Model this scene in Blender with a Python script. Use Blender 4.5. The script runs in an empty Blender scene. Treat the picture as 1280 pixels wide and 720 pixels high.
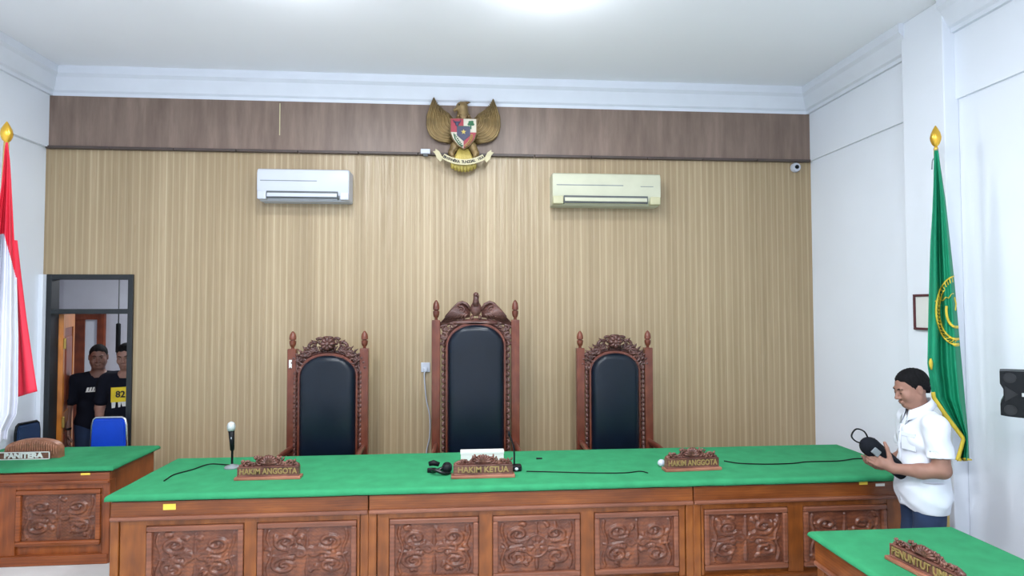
import bpy, bmesh, math, random
import numpy as np
from mathutils import Vector, Matrix, Euler, noise
random.seed(7)
PI = math.pi
S = bpy.context.scene
COL = S.collection

# ------------------------------------------------------------------ camera
F, PITCH, YAW, ROLL = 732.0, 0.0322, 0.0791, 0.002
CAM = Vector((0.0, -5.6, 2.05))
def _rot():
    c, s = math.cos(YAW), math.sin(YAW); A = Matrix(((c, -s, 0), (s, c, 0), (0, 0, 1)))
    c, s = math.cos(PITCH), math.sin(PITCH); B = Matrix(((1, 0, 0), (0, c, s), (0, -s, c)))
    c, s = math.cos(ROLL), math.sin(ROLL); C = Matrix(((c, 0, -s), (0, 1, 0), (s, 0, c)))
    return C @ B @ A
RW = _rot()
RI = RW.transposed()
cam_d = bpy.data.cameras.new('camera'); cam = bpy.data.objects.new('camera', cam_d); COL.objects.link(cam)
cam_d.sensor_width = 36; cam_d.lens = F / 1280 * 36; cam_d.clip_start = .05; cam_d.clip_end = 60
ex, ey, ez = RI @ Vector((1, 0, 0)), RI @ Vector((0, 0, 1)), RI @ Vector((0, -1, 0))
cam.matrix_world = Matrix.Translation(CAM) @ Matrix((ex, ey, ez)).transposed().to_4x4()
S.camera = cam
def ray(px, py): return RI @ Vector(((px - 640) / F, 1, -(py - 360) / F))
def aty(px, py, y): r = ray(px, py); return CAM + r * ((y - CAM.y) / r.y)
def atx(px, py, x): r = ray(px, py); return CAM + r * ((x - CAM.x) / r.x)
def atz(px, py, z): r = ray(px, py); return CAM + r * ((z - CAM.z) / r.z)

# ------------------------------------------------------------------ materials
def lin(c): return tuple(((v / 255) / 12.92 if v / 255 <= .04045 else ((v / 255 + .055) / 1.055) ** 2.4) for v in c)
def new_mat(name):
    m = bpy.data.materials.new(name); m.use_nodes = True
    nt = m.node_tree; return m, nt, nt.nodes['Principled BSDF']
def coords(nt, scale=(1, 1, 1), loc=(0, 0, 0)):
    tc = nt.nodes.new('ShaderNodeTexCoord'); mp = nt.nodes.new('ShaderNodeMapping')
    mp.inputs['Scale'].default_value = scale; mp.inputs['Location'].default_value = loc
    nt.links.new(tc.outputs['Object'], mp.inputs['Vector']); return mp.outputs['Vector']
def noise_n(nt, vec, sc, det=3, rough=.5):
    n = nt.nodes.new('ShaderNodeTexNoise'); n.inputs['Scale'].default_value = sc
    n.inputs['Detail'].default_value = det; n.inputs['Roughness'].default_value = rough
    nt.links.new(vec, n.inputs['Vector']); return n.outputs['Fac']
def ramp(nt, fac, stops):
    r = nt.nodes.new('ShaderNodeValToRGB'); e = r.color_ramp.elements
    while len(e) < len(stops): e.new(.5)
    for k, (p, c) in enumerate(stops): e[k].position = p; e[k].color = (*lin(c), 1)
    nt.links.new(fac, r.inputs['Fac']); return r.outputs['Color']
def bump(nt, fac, strength, dist=.01, bs=None):
    b = nt.nodes.new('ShaderNodeBump'); b.inputs['Strength'].default_value = strength
    b.inputs['Distance'].default_value = dist; nt.links.new(fac, b.inputs['Height'])
    nt.links.new(b.outputs['Normal'], bs.inputs['Normal'])
def mat(name, col, rough=.5, metal=0, var=.08, sc=6, bmp=.0, bsc=80, stretch=(1, 1, 1), spec=.5, coat=0):
    """plain procedural surface: noise mottled colour plus optional fine bump"""
    m, nt, b = new_mat(name)
    v = coords(nt, stretch)
    a = [max(0, c * (1 - var)) for c in col]; z = [min(255, c * (1 + var)) for c in col]
    nt.links.new(ramp(nt, noise_n(nt, v, sc), [(.3, a), (.7, z)]), b.inputs['Base Color'])
    b.inputs['Roughness'].default_value = rough; b.inputs['Metallic'].default_value = metal
    b.inputs['Specular IOR Level'].default_value = spec
    b.inputs['Coat Weight'].default_value = coat; b.inputs['Coat Roughness'].default_value = .15
    if bmp: bump(nt, noise_n(nt, v, bsc), bmp, .004, b)
    return m
def wood(name, dark, mid, light, rough=.32, stretch=(1, 1, 1), sc=3, coat=.12, spec=.4, wv=.10):
    m, nt, b = new_mat(name)
    v = coords(nt, stretch)
    n1 = noise_n(nt, v, sc, 6, .6)
    w = nt.nodes.new('ShaderNodeTexWave'); w.wave_type = 'BANDS'; w.bands_direction = 'Z'
    w.inputs['Scale'].default_value = sc * 1.3; w.inputs['Distortion'].default_value = 6; w.inputs['Detail'].default_value = 3
    nt.links.new(v, w.inputs['Vector'])
    mx = nt.nodes.new('ShaderNodeMath'); mx.operation = 'MULTIPLY_ADD'; mx.inputs[1].default_value = wv
    nt.links.new(w.outputs['Fac'], mx.inputs[0]); 
    m2 = nt.nodes.new('ShaderNodeMath'); m2.operation = 'MULTIPLY'; m2.inputs[1].default_value = .95
    nt.links.new(n1, m2.inputs[0]); nt.links.new(m2.outputs[0], mx.inputs[2])
    nt.links.new(ramp(nt, mx.outputs[0], [(.32, dark), (.54, mid), (.78, light)]), b.inputs['Base Color'])
    b.inputs['Roughness'].default_value = rough; b.inputs['Coat Weight'].default_value = coat
    b.inputs['Coat Roughness'].default_value = .25; b.inputs['Specular IOR Level'].default_value = spec
    return m
def emis(name, col, strength):
    m, nt, b = new_mat(name)
    b.inputs['Base Color'].default_value = (*lin(col), 1); b.inputs['Emission Color'].default_value = (*lin(col), 1)
    b.inputs['Emission Strength'].default_value = strength; return m
M = {}
M['plaster'] = mat('white_plaster', (224, 229, 238), .65, var=.012, sc=1.2, bmp=.06, bsc=60)
M['ceiling'] = mat('ceiling_paint', (238, 240, 246), .8, var=.01, sc=.8)
M['cornice'] = mat('cornice_paint', (216, 221, 231), .6, var=.01)
M['tile'] = mat('grey_floor_tile', (205, 205, 204), .3, var=.05, sc=2)
M['yellow'] = mat('yellow_tape', (226, 196, 70), .5)
M['green'] = mat('green_felt', (52, 138, 93), .95, var=.05, sc=9, bmp=.35, bsc=260, spec=.15)
M['desk_h'] = wood('desk_wood_horizontal', (88, 44, 17), (114, 60, 24), (140, 80, 34), .33, (.5, 1, 3), 5)
M['desk_v'] = wood('desk_wood_upright', (96, 50, 19), (124, 68, 27), (148, 88, 38), .33, (3.2, 1, .4), 4)
M['desk_carve'] = wood('carved_panel_wood', (76, 42, 30), (104, 60, 42), (142, 84, 52), .3, (1, 1, 1), 9)
M['desk_trim'] = wood('desk_moulding_wood', (92, 54, 40), (122, 74, 54), (150, 96, 70), .28, (.3, 1, 2), 4)
M['cl_h'] = wood('clerk_desk_wood_horizontal', (96, 44, 18), (132, 68, 32), (160, 90, 44), .36, (.25, 1, 2.2), 5)
M['cl_v'] = wood('clerk_desk_wood_upright', (98, 46, 18), (136, 70, 30), (166, 92, 44), .36, (3.2, 1, .3), 4)
M['throne'] = wood('throne_red_wood', (78, 38, 27), (100, 50, 36), (120, 66, 46), .3, (3, 1, .4), 4)
M['throne_carve'] = wood('throne_carved_wood', (60, 36, 34), (86, 54, 48), (112, 76, 66), .34, (1, 1, 1), 9)
M['plate'] = wood('nameplate_wood', (70, 42, 36), (104, 66, 56), (140, 96, 80), .36, (1, 1, 1), 14)
M['plate_base'] = wood('nameplate_base_wood', (118, 70, 56), (150, 96, 76), (176, 122, 98), .35, (.3, 1, 1), 12)
M['gold_text'] = mat('gold_letter_paint', (160, 134, 84), .4, .2)
M['leather'] = mat('dark_leather', (6, 17, 30), .3, var=.12, sc=5, bmp=.12, bsc=120, spec=.36)
M['white_plastic'] = mat('white_plastic', (190, 194, 206), .35, var=.01)
M['cream_plastic'] = mat('yellowed_plastic', (192, 192, 170), .35, var=.02)
M['cream_dark'] = mat('yellowed_plastic_corner', (186, 182, 148), .4, var=.03)
M['grey_plastic'] = mat('grey_plastic', (120, 126, 130), .4)
M['dark_gap'] = mat('dark_gap', (84, 88, 90), .6)
M['black'] = mat('black_plastic', (13, 16, 20), .5, spec=.2)
M['black_soft'] = mat('black_fabric', (15, 18, 26), .85, bmp=.2, bsc=200, spec=.2)
M['glossblack'] = mat('glossy_black', (4, 6, 8), .3)
M['chrome'] = mat('chrome_tube', (205, 208, 214), .22, 1, var=.02)
M['blue'] = mat('blue_vinyl', (8, 66, 190), .45, var=.05)
M['navy'] = mat('navy_vinyl', (32, 52, 84), .5)
M['frame_dark'] = mat('dark_door_paint', (26, 30, 34), .45, var=.05)
M['goldmetal'] = mat('gold_metal', (222, 176, 66), .28, .75, var=.04)
M['poletan'] = mat('gold_pole', (214, 186, 116), .35, .3, var=.04)
M['bronze'] = mat('bronze_gold', (128, 106, 68), .42, .35, var=.12, sc=12)
M['bronze_d'] = mat('bronze_dark', (112, 90, 56), .5, .3, var=.12, sc=12)
M['ribbon'] = mat('cream_ribbon', (192, 182, 146), .5)
M['ink'] = mat('black_ink', (30, 28, 30), .6)
M['shred'] = mat('shield_red', (156, 46, 62), .45)
M['shwhite'] = mat('shield_white', (190, 184, 168), .45)
M['shblack'] = mat('shield_black', (56, 58, 84), .45)
M['shgreen'] = mat('shield_green', (34, 96, 60), .5)
M['olive'] = mat('tail_gold', (182, 162, 84), .45, .25, var=.1)
M['flag_green'] = mat('green_satin', (18, 134, 96), .6, var=.05, sc=3, spec=.3)
M['flag_gold'] = mat('gold_embroidery', (216, 188, 58), .6, bmp=.4, bsc=300)
M['flag_red'] = mat('red_satin', (214, 36, 62), .6, var=.04, sc=3)
M['flag_white'] = mat('white_satin', (206, 208, 220), .6, var=.015, sc=3)
M['skin'] = mat('skin_warm', (142, 104, 90), .55, var=.05, sc=14, spec=.35)
M['skin_d'] = mat('skin_dark', (112, 80, 70), .55, var=.05, sc=14, spec=.35)
M['skin_m'] = mat('skin_tan', (140, 104, 92), .55, var=.05, sc=14, spec=.35)
M['hair'] = mat('black_hair', (14, 13, 15), .8, var=.25, sc=60, bmp=.6, bsc=220, spec=.15)
M['lip'] = mat('lips', (140, 84, 76), .5)
M['eye'] = mat('eye_white', (225, 222, 218), .3)
M['shirt'] = mat('white_cotton', (212, 216, 226), .85, var=.01, bmp=.1, bsc=150)
M['button'] = mat('pale_button', (196, 200, 208), .4)
M['pants'] = mat('navy_cotton', (26, 44, 74), .9, bmp=.15, bsc=200)
M['tee'] = mat('black_cotton', (20, 22, 32), .95, var=.1, spec=.1)
M['shoe'] = mat('black_leather_shoe', (22, 20, 20), .35)
M['paper'] = mat('white_paper', (216, 216, 212), .7, var=.01)
M['yellow_print'] = mat('yellow_print', (224, 196, 40), .7)
M['door_gold'] = wood('golden_door_wood', (150, 84, 24), (184, 110, 36), (206, 134, 52), .35, (3, 1, .3), 4)
M['door_red'] = wood('red_door_wood', (84, 38, 20), (120, 54, 28), (150, 74, 38), .35, (2, 1, .4), 4)
M['hall_wall'] = mat('hall_paint', (205, 206, 216), .8, var=.02)
M['brass'] = mat('brass_hinge', (180, 150, 80), .35, .7)
M['redframe'] = mat('dark_red_frame', (84, 40, 48), .4)
M['mesh_silver'] = mat('silver_mic_grille', (196, 200, 200), .35, .4, bmp=.8, bsc=500)
M['lamp'] = emis('lamp_diffuser', (235, 245, 255), 8)
def glass():
    m, nt, b = new_mat('clear_glass'); nt.nodes.remove(b)
    g = nt.nodes.new('ShaderNodeBsdfGlossy'); g.inputs['Roughness'].default_value = .03
    t = nt.nodes.new('ShaderNodeBsdfTransparent'); x = nt.nodes.new('ShaderNodeMixShader'); x.inputs[0].default_value = .06
    o = nt.nodes['Material Output']
    nt.links.new(t.outputs[0], x.inputs[1]); nt.links.new(g.outputs[0], x.inputs[2]); nt.links.new(x.outputs[0], o.inputs[0])
    return m
M['glass'] = glass()
def tan_panel():
    m, nt, b = new_mat('tan_striped_wallboard')
    v = coords(nt, (1, 0, .02))
    n1 = noise_n(nt, v, 40, 3, .8); n2 = noise_n(nt, coords(nt, (1, 0, .015), (3, 0, 0)), 7, 2, .5)
    ad = nt.nodes.new('ShaderNodeMath'); ad.operation = 'MULTIPLY_ADD'; ad.inputs[1].default_value = .55
    m2 = nt.nodes.new('ShaderNodeMath'); m2.operation = 'MULTIPLY'; m2.inputs[1].default_value = .45
    nt.links.new(n2, m2.inputs[0]); nt.links.new(n1, ad.inputs[0]); nt.links.new(m2.outputs[0], ad.inputs[2])
    nt.links.new(ramp(nt, ad.outputs[0], [(.33, (144, 124, 94)), (.5, (159, 138, 107)), (.68, (176, 155, 124))]), b.inputs['Base Color'])
    r = nt.nodes.new('ShaderNodeMapRange'); r.inputs['From Min'].default_value = .42; r.inputs['From Max'].default_value = .62
    r.inputs['To Min'].default_value = .5; r.inputs['To Max'].default_value = .27
    nt.links.new(n1, r.inputs['Value']); nt.links.new(r.outputs[0], b.inputs['Roughness'])
    bump(nt, n1, .25, .01, b)
    # narrow pale ribs at an even spacing, some stronger, sheen painted into the colour
    w = nt.nodes.new('ShaderNodeTexWave'); w.wave_type = 'BANDS'; w.bands_direction = 'X'; w.wave_profile = 'SIN'
    w.inputs['Scale'].default_value = 5.2; w.inputs['Distortion'].default_value = 2.5; w.inputs['Detail Scale'].default_value = .35
    nt.links.new(coords(nt, (1, 0, 0)), w.inputs['Vector'])
    pw_ = nt.nodes.new('ShaderNodeMath'); pw_.operation = 'POWER'; pw_.inputs[1].default_value = 9; nt.links.new(w.outputs['Fac'], pw_.inputs[0])
    ml = nt.nodes.new('ShaderNodeMath'); ml.operation = 'MULTIPLY'; nt.links.new(pw_.outputs[0], ml.inputs[0]); nt.links.new(n2, ml.inputs[1]); ml.use_clamp = True
    m5 = nt.nodes.new('ShaderNodeMath'); m5.operation = 'MULTIPLY'; m5.inputs[1].default_value = .5; nt.links.new(ml.outputs[0], m5.inputs[0]); ml = m5
    mc_ = nt.nodes.new('ShaderNodeMix'); mc_.data_type = 'RGBA'; old = b.inputs['Base Color'].links[0].from_socket
    nt.links.new(ml.outputs[0], mc_.inputs['Factor']); nt.links.new(old, mc_.inputs['A']); mc_.inputs['B'].default_value = (*lin((216, 202, 170)), 1)
    nt.links.new(mc_.outputs['Result'], b.inputs['Base Color'])
    return m
M['tan'] = tan_panel()
def brown_panel():
    m, nt, b = new_mat('brown_wood_panel')
    v = coords(nt, (1, 1, .12))
    n = noise_n(nt, v, 12, 5, .65)
    nt.links.new(ramp(nt, n, [(.3, (106, 88, 78)), (.55, (124, 105, 94)), (.75, (139, 119, 107))]), b.inputs['Base Color'])
    b.inputs['Roughness'].default_value = .45
    return m
M['brown'] = brown_panel()
M['brown_edge'] = mat('brown_ledge', (74, 62, 58), .5)

# ------------------------------------------------------------------ object helpers
def link_mesh(name, me, m, parent=None, smooth=False):
    o = bpy.data.objects.new(name, me); COL.objects.link(o)
    if m is not None:
        for mm in (m if isinstance(m, (list, tuple)) else [m]): me.materials.append(mm)
    if parent is not None: o.parent = parent
    if smooth:
        for p in me.polygons: p.use_smooth = True
    return o
def obj(name, bm, m, parent=None, smooth=False, auto=None):
    bmesh.ops.recalc_face_normals(bm, faces=bm.faces)
    me = bpy.data.meshes.new(name); bm.to_mesh(me); bm.free()
    o = link_mesh(name, me, m, parent, smooth or auto is not None)
    if auto is not None: me.set_sharp_from_angle(angle=math.radians(auto))
    return o
def tag(o, label=None, cat=None, group=None, kind=None):
    if label: o['label'] = label
    if cat: o['category'] = cat
    if group: o['group'] = group
    if kind: o['kind'] = kind
    return o
def empty(name, loc, rz=0):
    e = bpy.data.objects.new(name, None); COL.objects.link(e); e.empty_display_size = .1
    e.location = loc; e.rotation_euler = (0, 0, rz); return e
def thing(name, label, cat, loc=(0, 0, 0), rz=0, group=None):
    return tag(empty(name, loc, rz), label, cat, group)
def struct(name, bm, m, parent=None, **k):
    o = obj(name, bm, m, parent, **k)
    if parent is None: o['kind'] = 'structure'
    return o
def BM(): return bmesh.new()
def box(bm, x0, x1, y0, y1, z0, z1, bev=0, seg=2, mi=0):
    r = bmesh.ops.create_cube(bm, size=1)
    vs = r['verts']
    for v in vs:
        v.co = Vector((x0 + (v.co.x + .5) * (x1 - x0), y0 + (v.co.y + .5) * (y1 - y0), z0 + (v.co.z + .5) * (z1 - z0)))
    fs = set(f for v in vs for f in v.link_faces)
    if mi:
        for f in fs: f.material_index = mi
    if bev:
        es = set(e for v in vs for e in v.link_edges)
        bmesh.ops.bevel(bm, geom=list(es), offset=bev, segments=seg, affect='EDGES', profile=.5, clamp_overlap=True)
    return bm
def bx(x0, x1, y0, y1, z0, z1, bev=0, seg=2): return box(BM(), x0, x1, y0, y1, z0, z1, bev, seg)
def prism(bm, pts, y0, y1, bev=0, mi=0):
    """outline pts in XZ, extruded along Y"""
    n = len(pts)
    a = [bm.verts.new((p[0], y0, p[1])) for p in pts]; b = [bm.verts.new((p[0], y1, p[1])) for p in pts]
    f1 = bm.faces.new(a); f2 = bm.faces.new(b[::-1]); fs = [f1, f2]
    for i in range(n): fs.append(bm.faces.new((a[i], b[i], b[(i + 1) % n], a[(i + 1) % n])))
    for f in fs: f.material_index = mi
    if bev:
        bmesh.ops.recalc_face_normals(bm, faces=fs)
        bmesh.ops.bevel(bm, geom=list(f1.edges), offset=bev, segments=2, affect='EDGES', clamp_overlap=True)
    return bm
def lathe(bm, prof, n=20, c=(0, 0, 0), axis='Z'):
    rings = []
    for r, z in prof:
        ring = []
        for i in range(n):
            a = 2 * PI * i / n; x, y = r * math.cos(a), r * math.sin(a)
            p = (x, y, z) if axis == 'Z' else ((x, z, y) if axis == 'Y' else (z, x, y))
            ring.append(bm.verts.new((p[0] + c[0], p[1] + c[1], p[2] + c[2])))
        rings.append(ring)
    for a, b in zip(rings, rings[1:]):
        for i in range(n): bm.faces.new((a[i], a[(i + 1) % n], b[(i + 1) % n], b[i]))
    bm.faces.new(rings[0]); bm.faces.new(rings[-1]); return bm
def tube(bm, pts, r, n=8, flat=1.0, mi=0):
    """tapering tube along pts; r a number or a list; flat squashes along Y"""
    pts = [Vector(p) for p in pts]; L = len(pts)
    rs = r if isinstance(r, (list, tuple)) else [r] * L
    rings = []; up = None
    for i, p in enumerate(pts):
        t = (pts[min(i + 1, L - 1)] - pts[max(i - 1, 0)])
        if t.length < 1e-9: t = Vector((0, 0, 1))
        t.normalize()
        if up is None: up = Vector((0, 1, 0)) if abs(t.y) < .9 else Vector((1, 0, 0))
        a = (up - t * up.dot(t)).normalized(); up = a; b = t.cross(a)
        rings.append([bm.verts.new(p + (a * math.cos(k * 2 * PI / n) * flat + b * math.sin(k * 2 * PI / n)) * rs[i]) for k in range(n)])
    fs = []
    for a, b in zip(rings, rings[1:]):
        for k in range(n): fs.append(bm.faces.new((a[k], a[(k + 1) % n], b[(k + 1) % n], b[k])))
    fs.append(bm.faces.new(rings[0])); fs.append(bm.faces.new(rings[-1]))
    for f in fs: f.material_index = mi
    return bm
def ball(bm, c, r, seg=14, rings=9):
    r = r if isinstance(r, (tuple, list)) else (r, r, r)
    mtx = Matrix.Translation(c) @ Matrix.Diagonal((*r, 1))
    bmesh.ops.create_uvsphere(bm, u_segments=seg, v_segments=rings, radius=1, matrix=mtx); return bm
def spline(pts, n=12):
    """Catmull-Rom through pts"""
    P = [Vector(p) for p in pts]; P = [P[0] * 2 - P[1]] + P + [P[-1] * 2 - P[-2]]; out = []
    for i in range(1, len(P) - 2):
        for k in range(n):
            t = k / n; a, b, c, d = P[i - 1], P[i], P[i + 1], P[i + 2]
            out.append(.5 * ((2 * b) + (c - a) * t + (2 * a - 5 * b + 4 * c - d) * t * t + (3 * b - a - 3 * c + d) * t ** 3))
    out.append(P[-2]); return out
def text_bm(bm, s, size, ext, mtx, mi=0, bold=.0):
    cu = bpy.data.curves.new('t', 'FONT'); cu.body = s; cu.size = size; cu.extrude = ext; cu.align_x = 'CENTER'; cu.align_y = 'CENTER'
    cu.offset = bold; cu.resolution_u = 3
    to = bpy.data.objects.new('t', cu); COL.objects.link(to)
    dg = bpy.context.evaluated_depsgraph_get(); me = bpy.data.meshes.new_from_object(to.evaluated_get(dg))
    me.transform(mtx)
    k = len(bm.faces); bm.from_mesh(me); bm.faces.ensure_lookup_table()
    for f in bm.faces[k:]: f.material_index = mi
    bpy.data.objects.remove(to); bpy.data.curves.remove(cu); bpy.data.meshes.remove(me)
    return bm
STAND = Matrix.Rotation(PI / 2, 4, 'X')      # text upright facing -Y
def merge(bm, other, mtx=None):
    me = bpy.data.meshes.new('tmp'); other.to_mesh(me); other.free()
    if mtx is not None: me.transform(mtx)
    bm.from_mesh(me); bpy.data.meshes.remove(me); return bm

# ------------------------------------------------------------------ signed distance sculpting
class Vox:
    def __init__(s, lo, hi, h):
        s.h = h; s.lo = np.array(lo, float); s.n = np.ceil((np.array(hi) - s.lo) / h).astype(int) + 1
        s.F = np.full(tuple(s.n), 1.0, np.float32)
    def block(s, lo, hi):
        a = np.clip(np.floor((np.array(lo) - s.lo) / s.h).astype(int), 0, s.n - 1)
        b = np.clip(np.ceil((np.array(hi) - s.lo) / s.h).astype(int) + 1, 1, s.n)
        if np.any(b <= a): return None, None
        sl = tuple(slice(a[i], b[i]) for i in range(3))
        ax = [s.lo[i] + s.h * np.arange(a[i], b[i]) for i in range(3)]
        X, Y, Z = np.meshgrid(*ax, indexing='ij')
        return sl, np.stack([X, Y, Z], -1)
    def op(s, fn, lo, hi, k, sub=False):
        pad = k + s.h * 3
        sl, P = s.block(np.array(lo) - pad, np.array(hi) + pad)
        if sl is None: return
        d = fn(P); A = s.F[sl]
        if sub:
            A2 = -A; hh = np.clip(.5 + .5 * (d - A2) / max(k, 1e-6), 0, 1)
            s.F[sl] = -(d * (1 - hh) + A2 * hh - k * hh * (1 - hh))
        else:
            hh = np.clip(.5 + .5 * (d - A) / max(k, 1e-6), 0, 1)
            s.F[sl] = d * (1 - hh) + A * hh - k * hh * (1 - hh)
    def cap(s, a, b, r1, r2=None, k=.02, sub=False):
        a = np.array(a, float); b = np.array(b, float); r2 = r1 if r2 is None else r2
        def fn(P):
            ab = b - a; t = np.clip(((P - a) @ ab) / (ab @ ab + 1e-12), 0, 1)
            return np.linalg.norm(P - a - t[..., None] * ab, axis=-1) - (r1 + (r2 - r1) * t)
        m = max(r1, r2); s.op(fn, np.minimum(a, b) - m, np.maximum(a, b) + m, k, sub)
    def chain(s, pts, rs, k=.02):
        for i in range(len(pts) - 1): s.cap(pts[i], pts[i + 1], rs[i], rs[i + 1], k)
    def ell(s, c, r, k=.02, R=None, sub=False):
        c = np.array(c, float); r = np.array(r, float)
        def fn(P):
            q = P - c
            if R is not None: q = q @ R
            k0 = np.linalg.norm(q / r, axis=-1); k1 = np.linalg.norm(q / (r * r), axis=-1) + 1e-9
            return k0 * (k0 - 1) / k1
        m = r.max(); s.op(fn, c - m, c + m, k, sub)
    def clip(s, n, d):
        """keep the side where n.p < d"""
        _, P = s.block(s.lo, s.lo + s.h * s.n); n = np.array(n, float); l = np.linalg.norm(n)
        s.F = np.maximum(s.F, ((P @ n - d) / l).astype(np.float32))
    def field(s, fn):
        _, P = s.block(s.lo, s.lo + s.h * s.n); s.F = s.F + fn(P).astype(np.float32)
    def mesh(s):
        F = s.F.copy(); F[0] = F[-1] = 1; F[:, 0] = F[:, -1] = 1; F[:, :, 0] = F[:, :, -1] = 1
        n = F.shape; I = F < 0
        c = [(i, j, k) for i in (0, 1) for j in (0, 1) for k in (0, 1)]
        def sh(A, o): return A[o[0]:n[0] - 1 + o[0], o[1]:n[1] - 1 + o[1], o[2]:n[2] - 1 + o[2]]
        cnt = sum(sh(I, o).astype(np.int8) for o in c); act = (cnt > 0) & (cnt < 8)
        idx = np.argwhere(act); N = len(idx); vid = np.full(act.shape, -1, np.int64); vid[act] = np.arange(N)
        acc = np.zeros((N, 3)); w = np.zeros(N)
        for a in range(8):
            for b in range(a + 1, 8):
                d = np.abs(np.array(c[a]) - np.array(c[b]))
                if d.sum() != 1: continue
                fa = F[tuple((idx + c[a]).T)]; fb = F[tuple((idx + c[b]).T)]; m = (fa < 0) != (fb < 0)
                t = np.where(m, fa / (fa - fb + 1e-20), 0)
                p = np.array(c[a]) + t[:, None] * (np.array(c[b]) - np.array(c[a]))
                acc += p * m[:, None]; w += m
        V = (idx + acc / w[:, None]) * s.h + s.lo
        Q = []
        for ax in range(3):
            u, v = (ax + 1) % 3, (ax + 2) % 3
            sl0 = [slice(1, -1)] * 3; sl1 = [slice(1, -1)] * 3
            sl0[ax] = slice(0, n[ax] - 1); sl1[ax] = slice(1, n[ax])
            A, B = I[tuple(sl0)], I[tuple(sl1)]; e = np.argwhere(A != B)
            if not len(e): continue
            g = e.copy(); g[:, u] += 1; g[:, v] += 1
            def vv(du, dv):
                q = g.copy(); q[:, u] += du; q[:, v] += dv; return vid[tuple(q.T)]
            q = np.stack([vv(-1, -1), vv(0, -1), vv(0, 0), vv(-1, 0)], 1)
            ins = A[tuple(e.T)]; q[~ins] = q[~ins][:, ::-1]; Q.append(q)
        Q = np.concatenate(Q)
        me = bpy.data.meshes.new('vox'); me.from_pydata(V.tolist(), [], Q.tolist()); me.update(); return me
    def build(s, name, m, parent=None, pick=None):
        me = s.mesh(); o = link_mesh(name, me, m, parent, True)
        if pick:
            for p in me.polygons: p.material_index = pick(p.center)
        return o

# ================================================================== ROOM
XL, XR, ZC, ZB, ZL, YF = -3.803, 3.463, 4.22, 3.976, 3.505, -9.0
DAIS = .20
D0, D1, DT, DB = aty(60, 344, 0).x, aty(168, 344, 0).x, aty(110, 343, 0).z, 0.0     # doorway
bm = BM(); box(bm, XL, XR, YF, 0, -.1, 0); struct('floor', bm, M['tile'])
struct('ceiling', bx(XL - .2, XR + .2, YF - .2, .2, ZC, ZC + .1), M['ceiling'])
bm = BM(); box(bm, XL - .2, XL, YF, .099, -.1, ZC); box(bm, XL, XL + .04, YF, 0, ZL, ZC); struct('wall_left', bm, M['plaster'])
bm = BM(); box(bm, XR, XR + .2, YF, .2, -.1, ZC); box(bm, XR, XR + .02, YF, 0, ZL, ZC)
box(bm, XR - .022, XR, YF, 0, ZL, ZC)
struct('wall_right', bm, M['plaster'])
struct('wall_front', bx(XL - .2, XR + .2, YF - .2, YF, -.1, ZC), M['plaster'])
bm = BM()      # back wall with the doorway left open
box(bm, D1, XR, 0, .1, -.1, ZL); box(bm, XL, D0, 0, .1, -.1, ZL); box(bm, D0, D1, 0, .1, DT, ZL)
box(bm, XL, XR, 0, .1, ZL, ZC, mi=0); struct('wall_back', bm, M['tan'])
bm = BM(); box(bm, XL + .04, XR - .022, -.03, 0, ZL + .012, ZB)
struct('trim_1', bm, M['brown'])
bm = BM()
for k in range(13):
    a = XL + .02 + k * .556; b = min(a + .55, XR - .01); box(bm, a, b, -.045, 0, ZL - .012, ZL + .012, .003)
struct('trim_2', bm, M['brown_edge'])
bm = BM()      # pale seams between the brown boards
for px in (350,): p = aty(px, 130, -.03).x; box(bm, p - .004, p + .004, -.033, -.029, ZL + .15, ZB - .02)
struct('trim_3', bm, M['ribbon'])
def cornice(bm, a, b, axis):
    """stepped plaster cornice, profile (out from wall, z)"""
    pr = [(0, ZB), (.028, ZB), (.028, ZB + .03), (.05, ZB + .045), (.10, ZB + .15), (.13, ZB + .175), (.13, ZC), (0, ZC)]
    va, vb = [], []
    for o, z in pr:
        if axis == 'back': va.append((a, -o, z)); vb.append((b, -o, z))
        elif axis == 'left': va.append((XL + .04 + o, a, z)); vb.append((XL + .04 + o, b, z))
        else: va.append((XR - .022 - o, a, z)); vb.append((XR - .022 - o, b, z))
    va = [bm.verts.new(p) for p in va]; vb = [bm.verts.new(p) for p in vb]; n = len(pr)
    bm.faces.new(va); bm.faces.new(vb[::-1])
    for i in range(n): bm.faces.new((va[i], va[(i + 1) % n], vb[(i + 1) % n], vb[i]))
for nm, a, b, ax in (('trim_4', XL + .04, XR - .022, 'back'), ('trim_5', YF, 0, 'left'), ('trim_6', -1.42, 0, 'right'), ('trim_7', YF, -1.78, 'right')):
    bm = BM(); cornice(bm, a, b, ax); struct(nm, bm, M['cornice'])
struct('trim_8', bx(3.352, XR, -1.78, -1.39, 0, ZC, .006), M['plaster'])          # pillar
struct('floor_platform', bx(XL, 3.25, -1.86, -.001, 0, DAIS, .008), M['tile'])
tp = [atz(0, 702, DAIS), atz(36, 692, DAIS)]
bm = BM(); d = (tp[1] - tp[0]).normalized(); a = tp[0] - d * .8; b = tp[1]; s_ = Vector((-d.y, d.x, 0)) * .018
v = [bm.verts.new(q) for q in (a - s_, b - s_, b + s_, a + s_)]; f = bm.faces.new(v)
r = bmesh.ops.extrude_face_region(bm, geom=[f]); bmesh.ops.translate(bm, verts=[g for g in r['geom'] if isinstance(g, bmesh.types.BMVert)], vec=(0, 0, .003))
tag(obj('floor_tape', bm, M['yellow']), 'strip of yellow tape on the grey floor below the left desk', 'tape')

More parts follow.
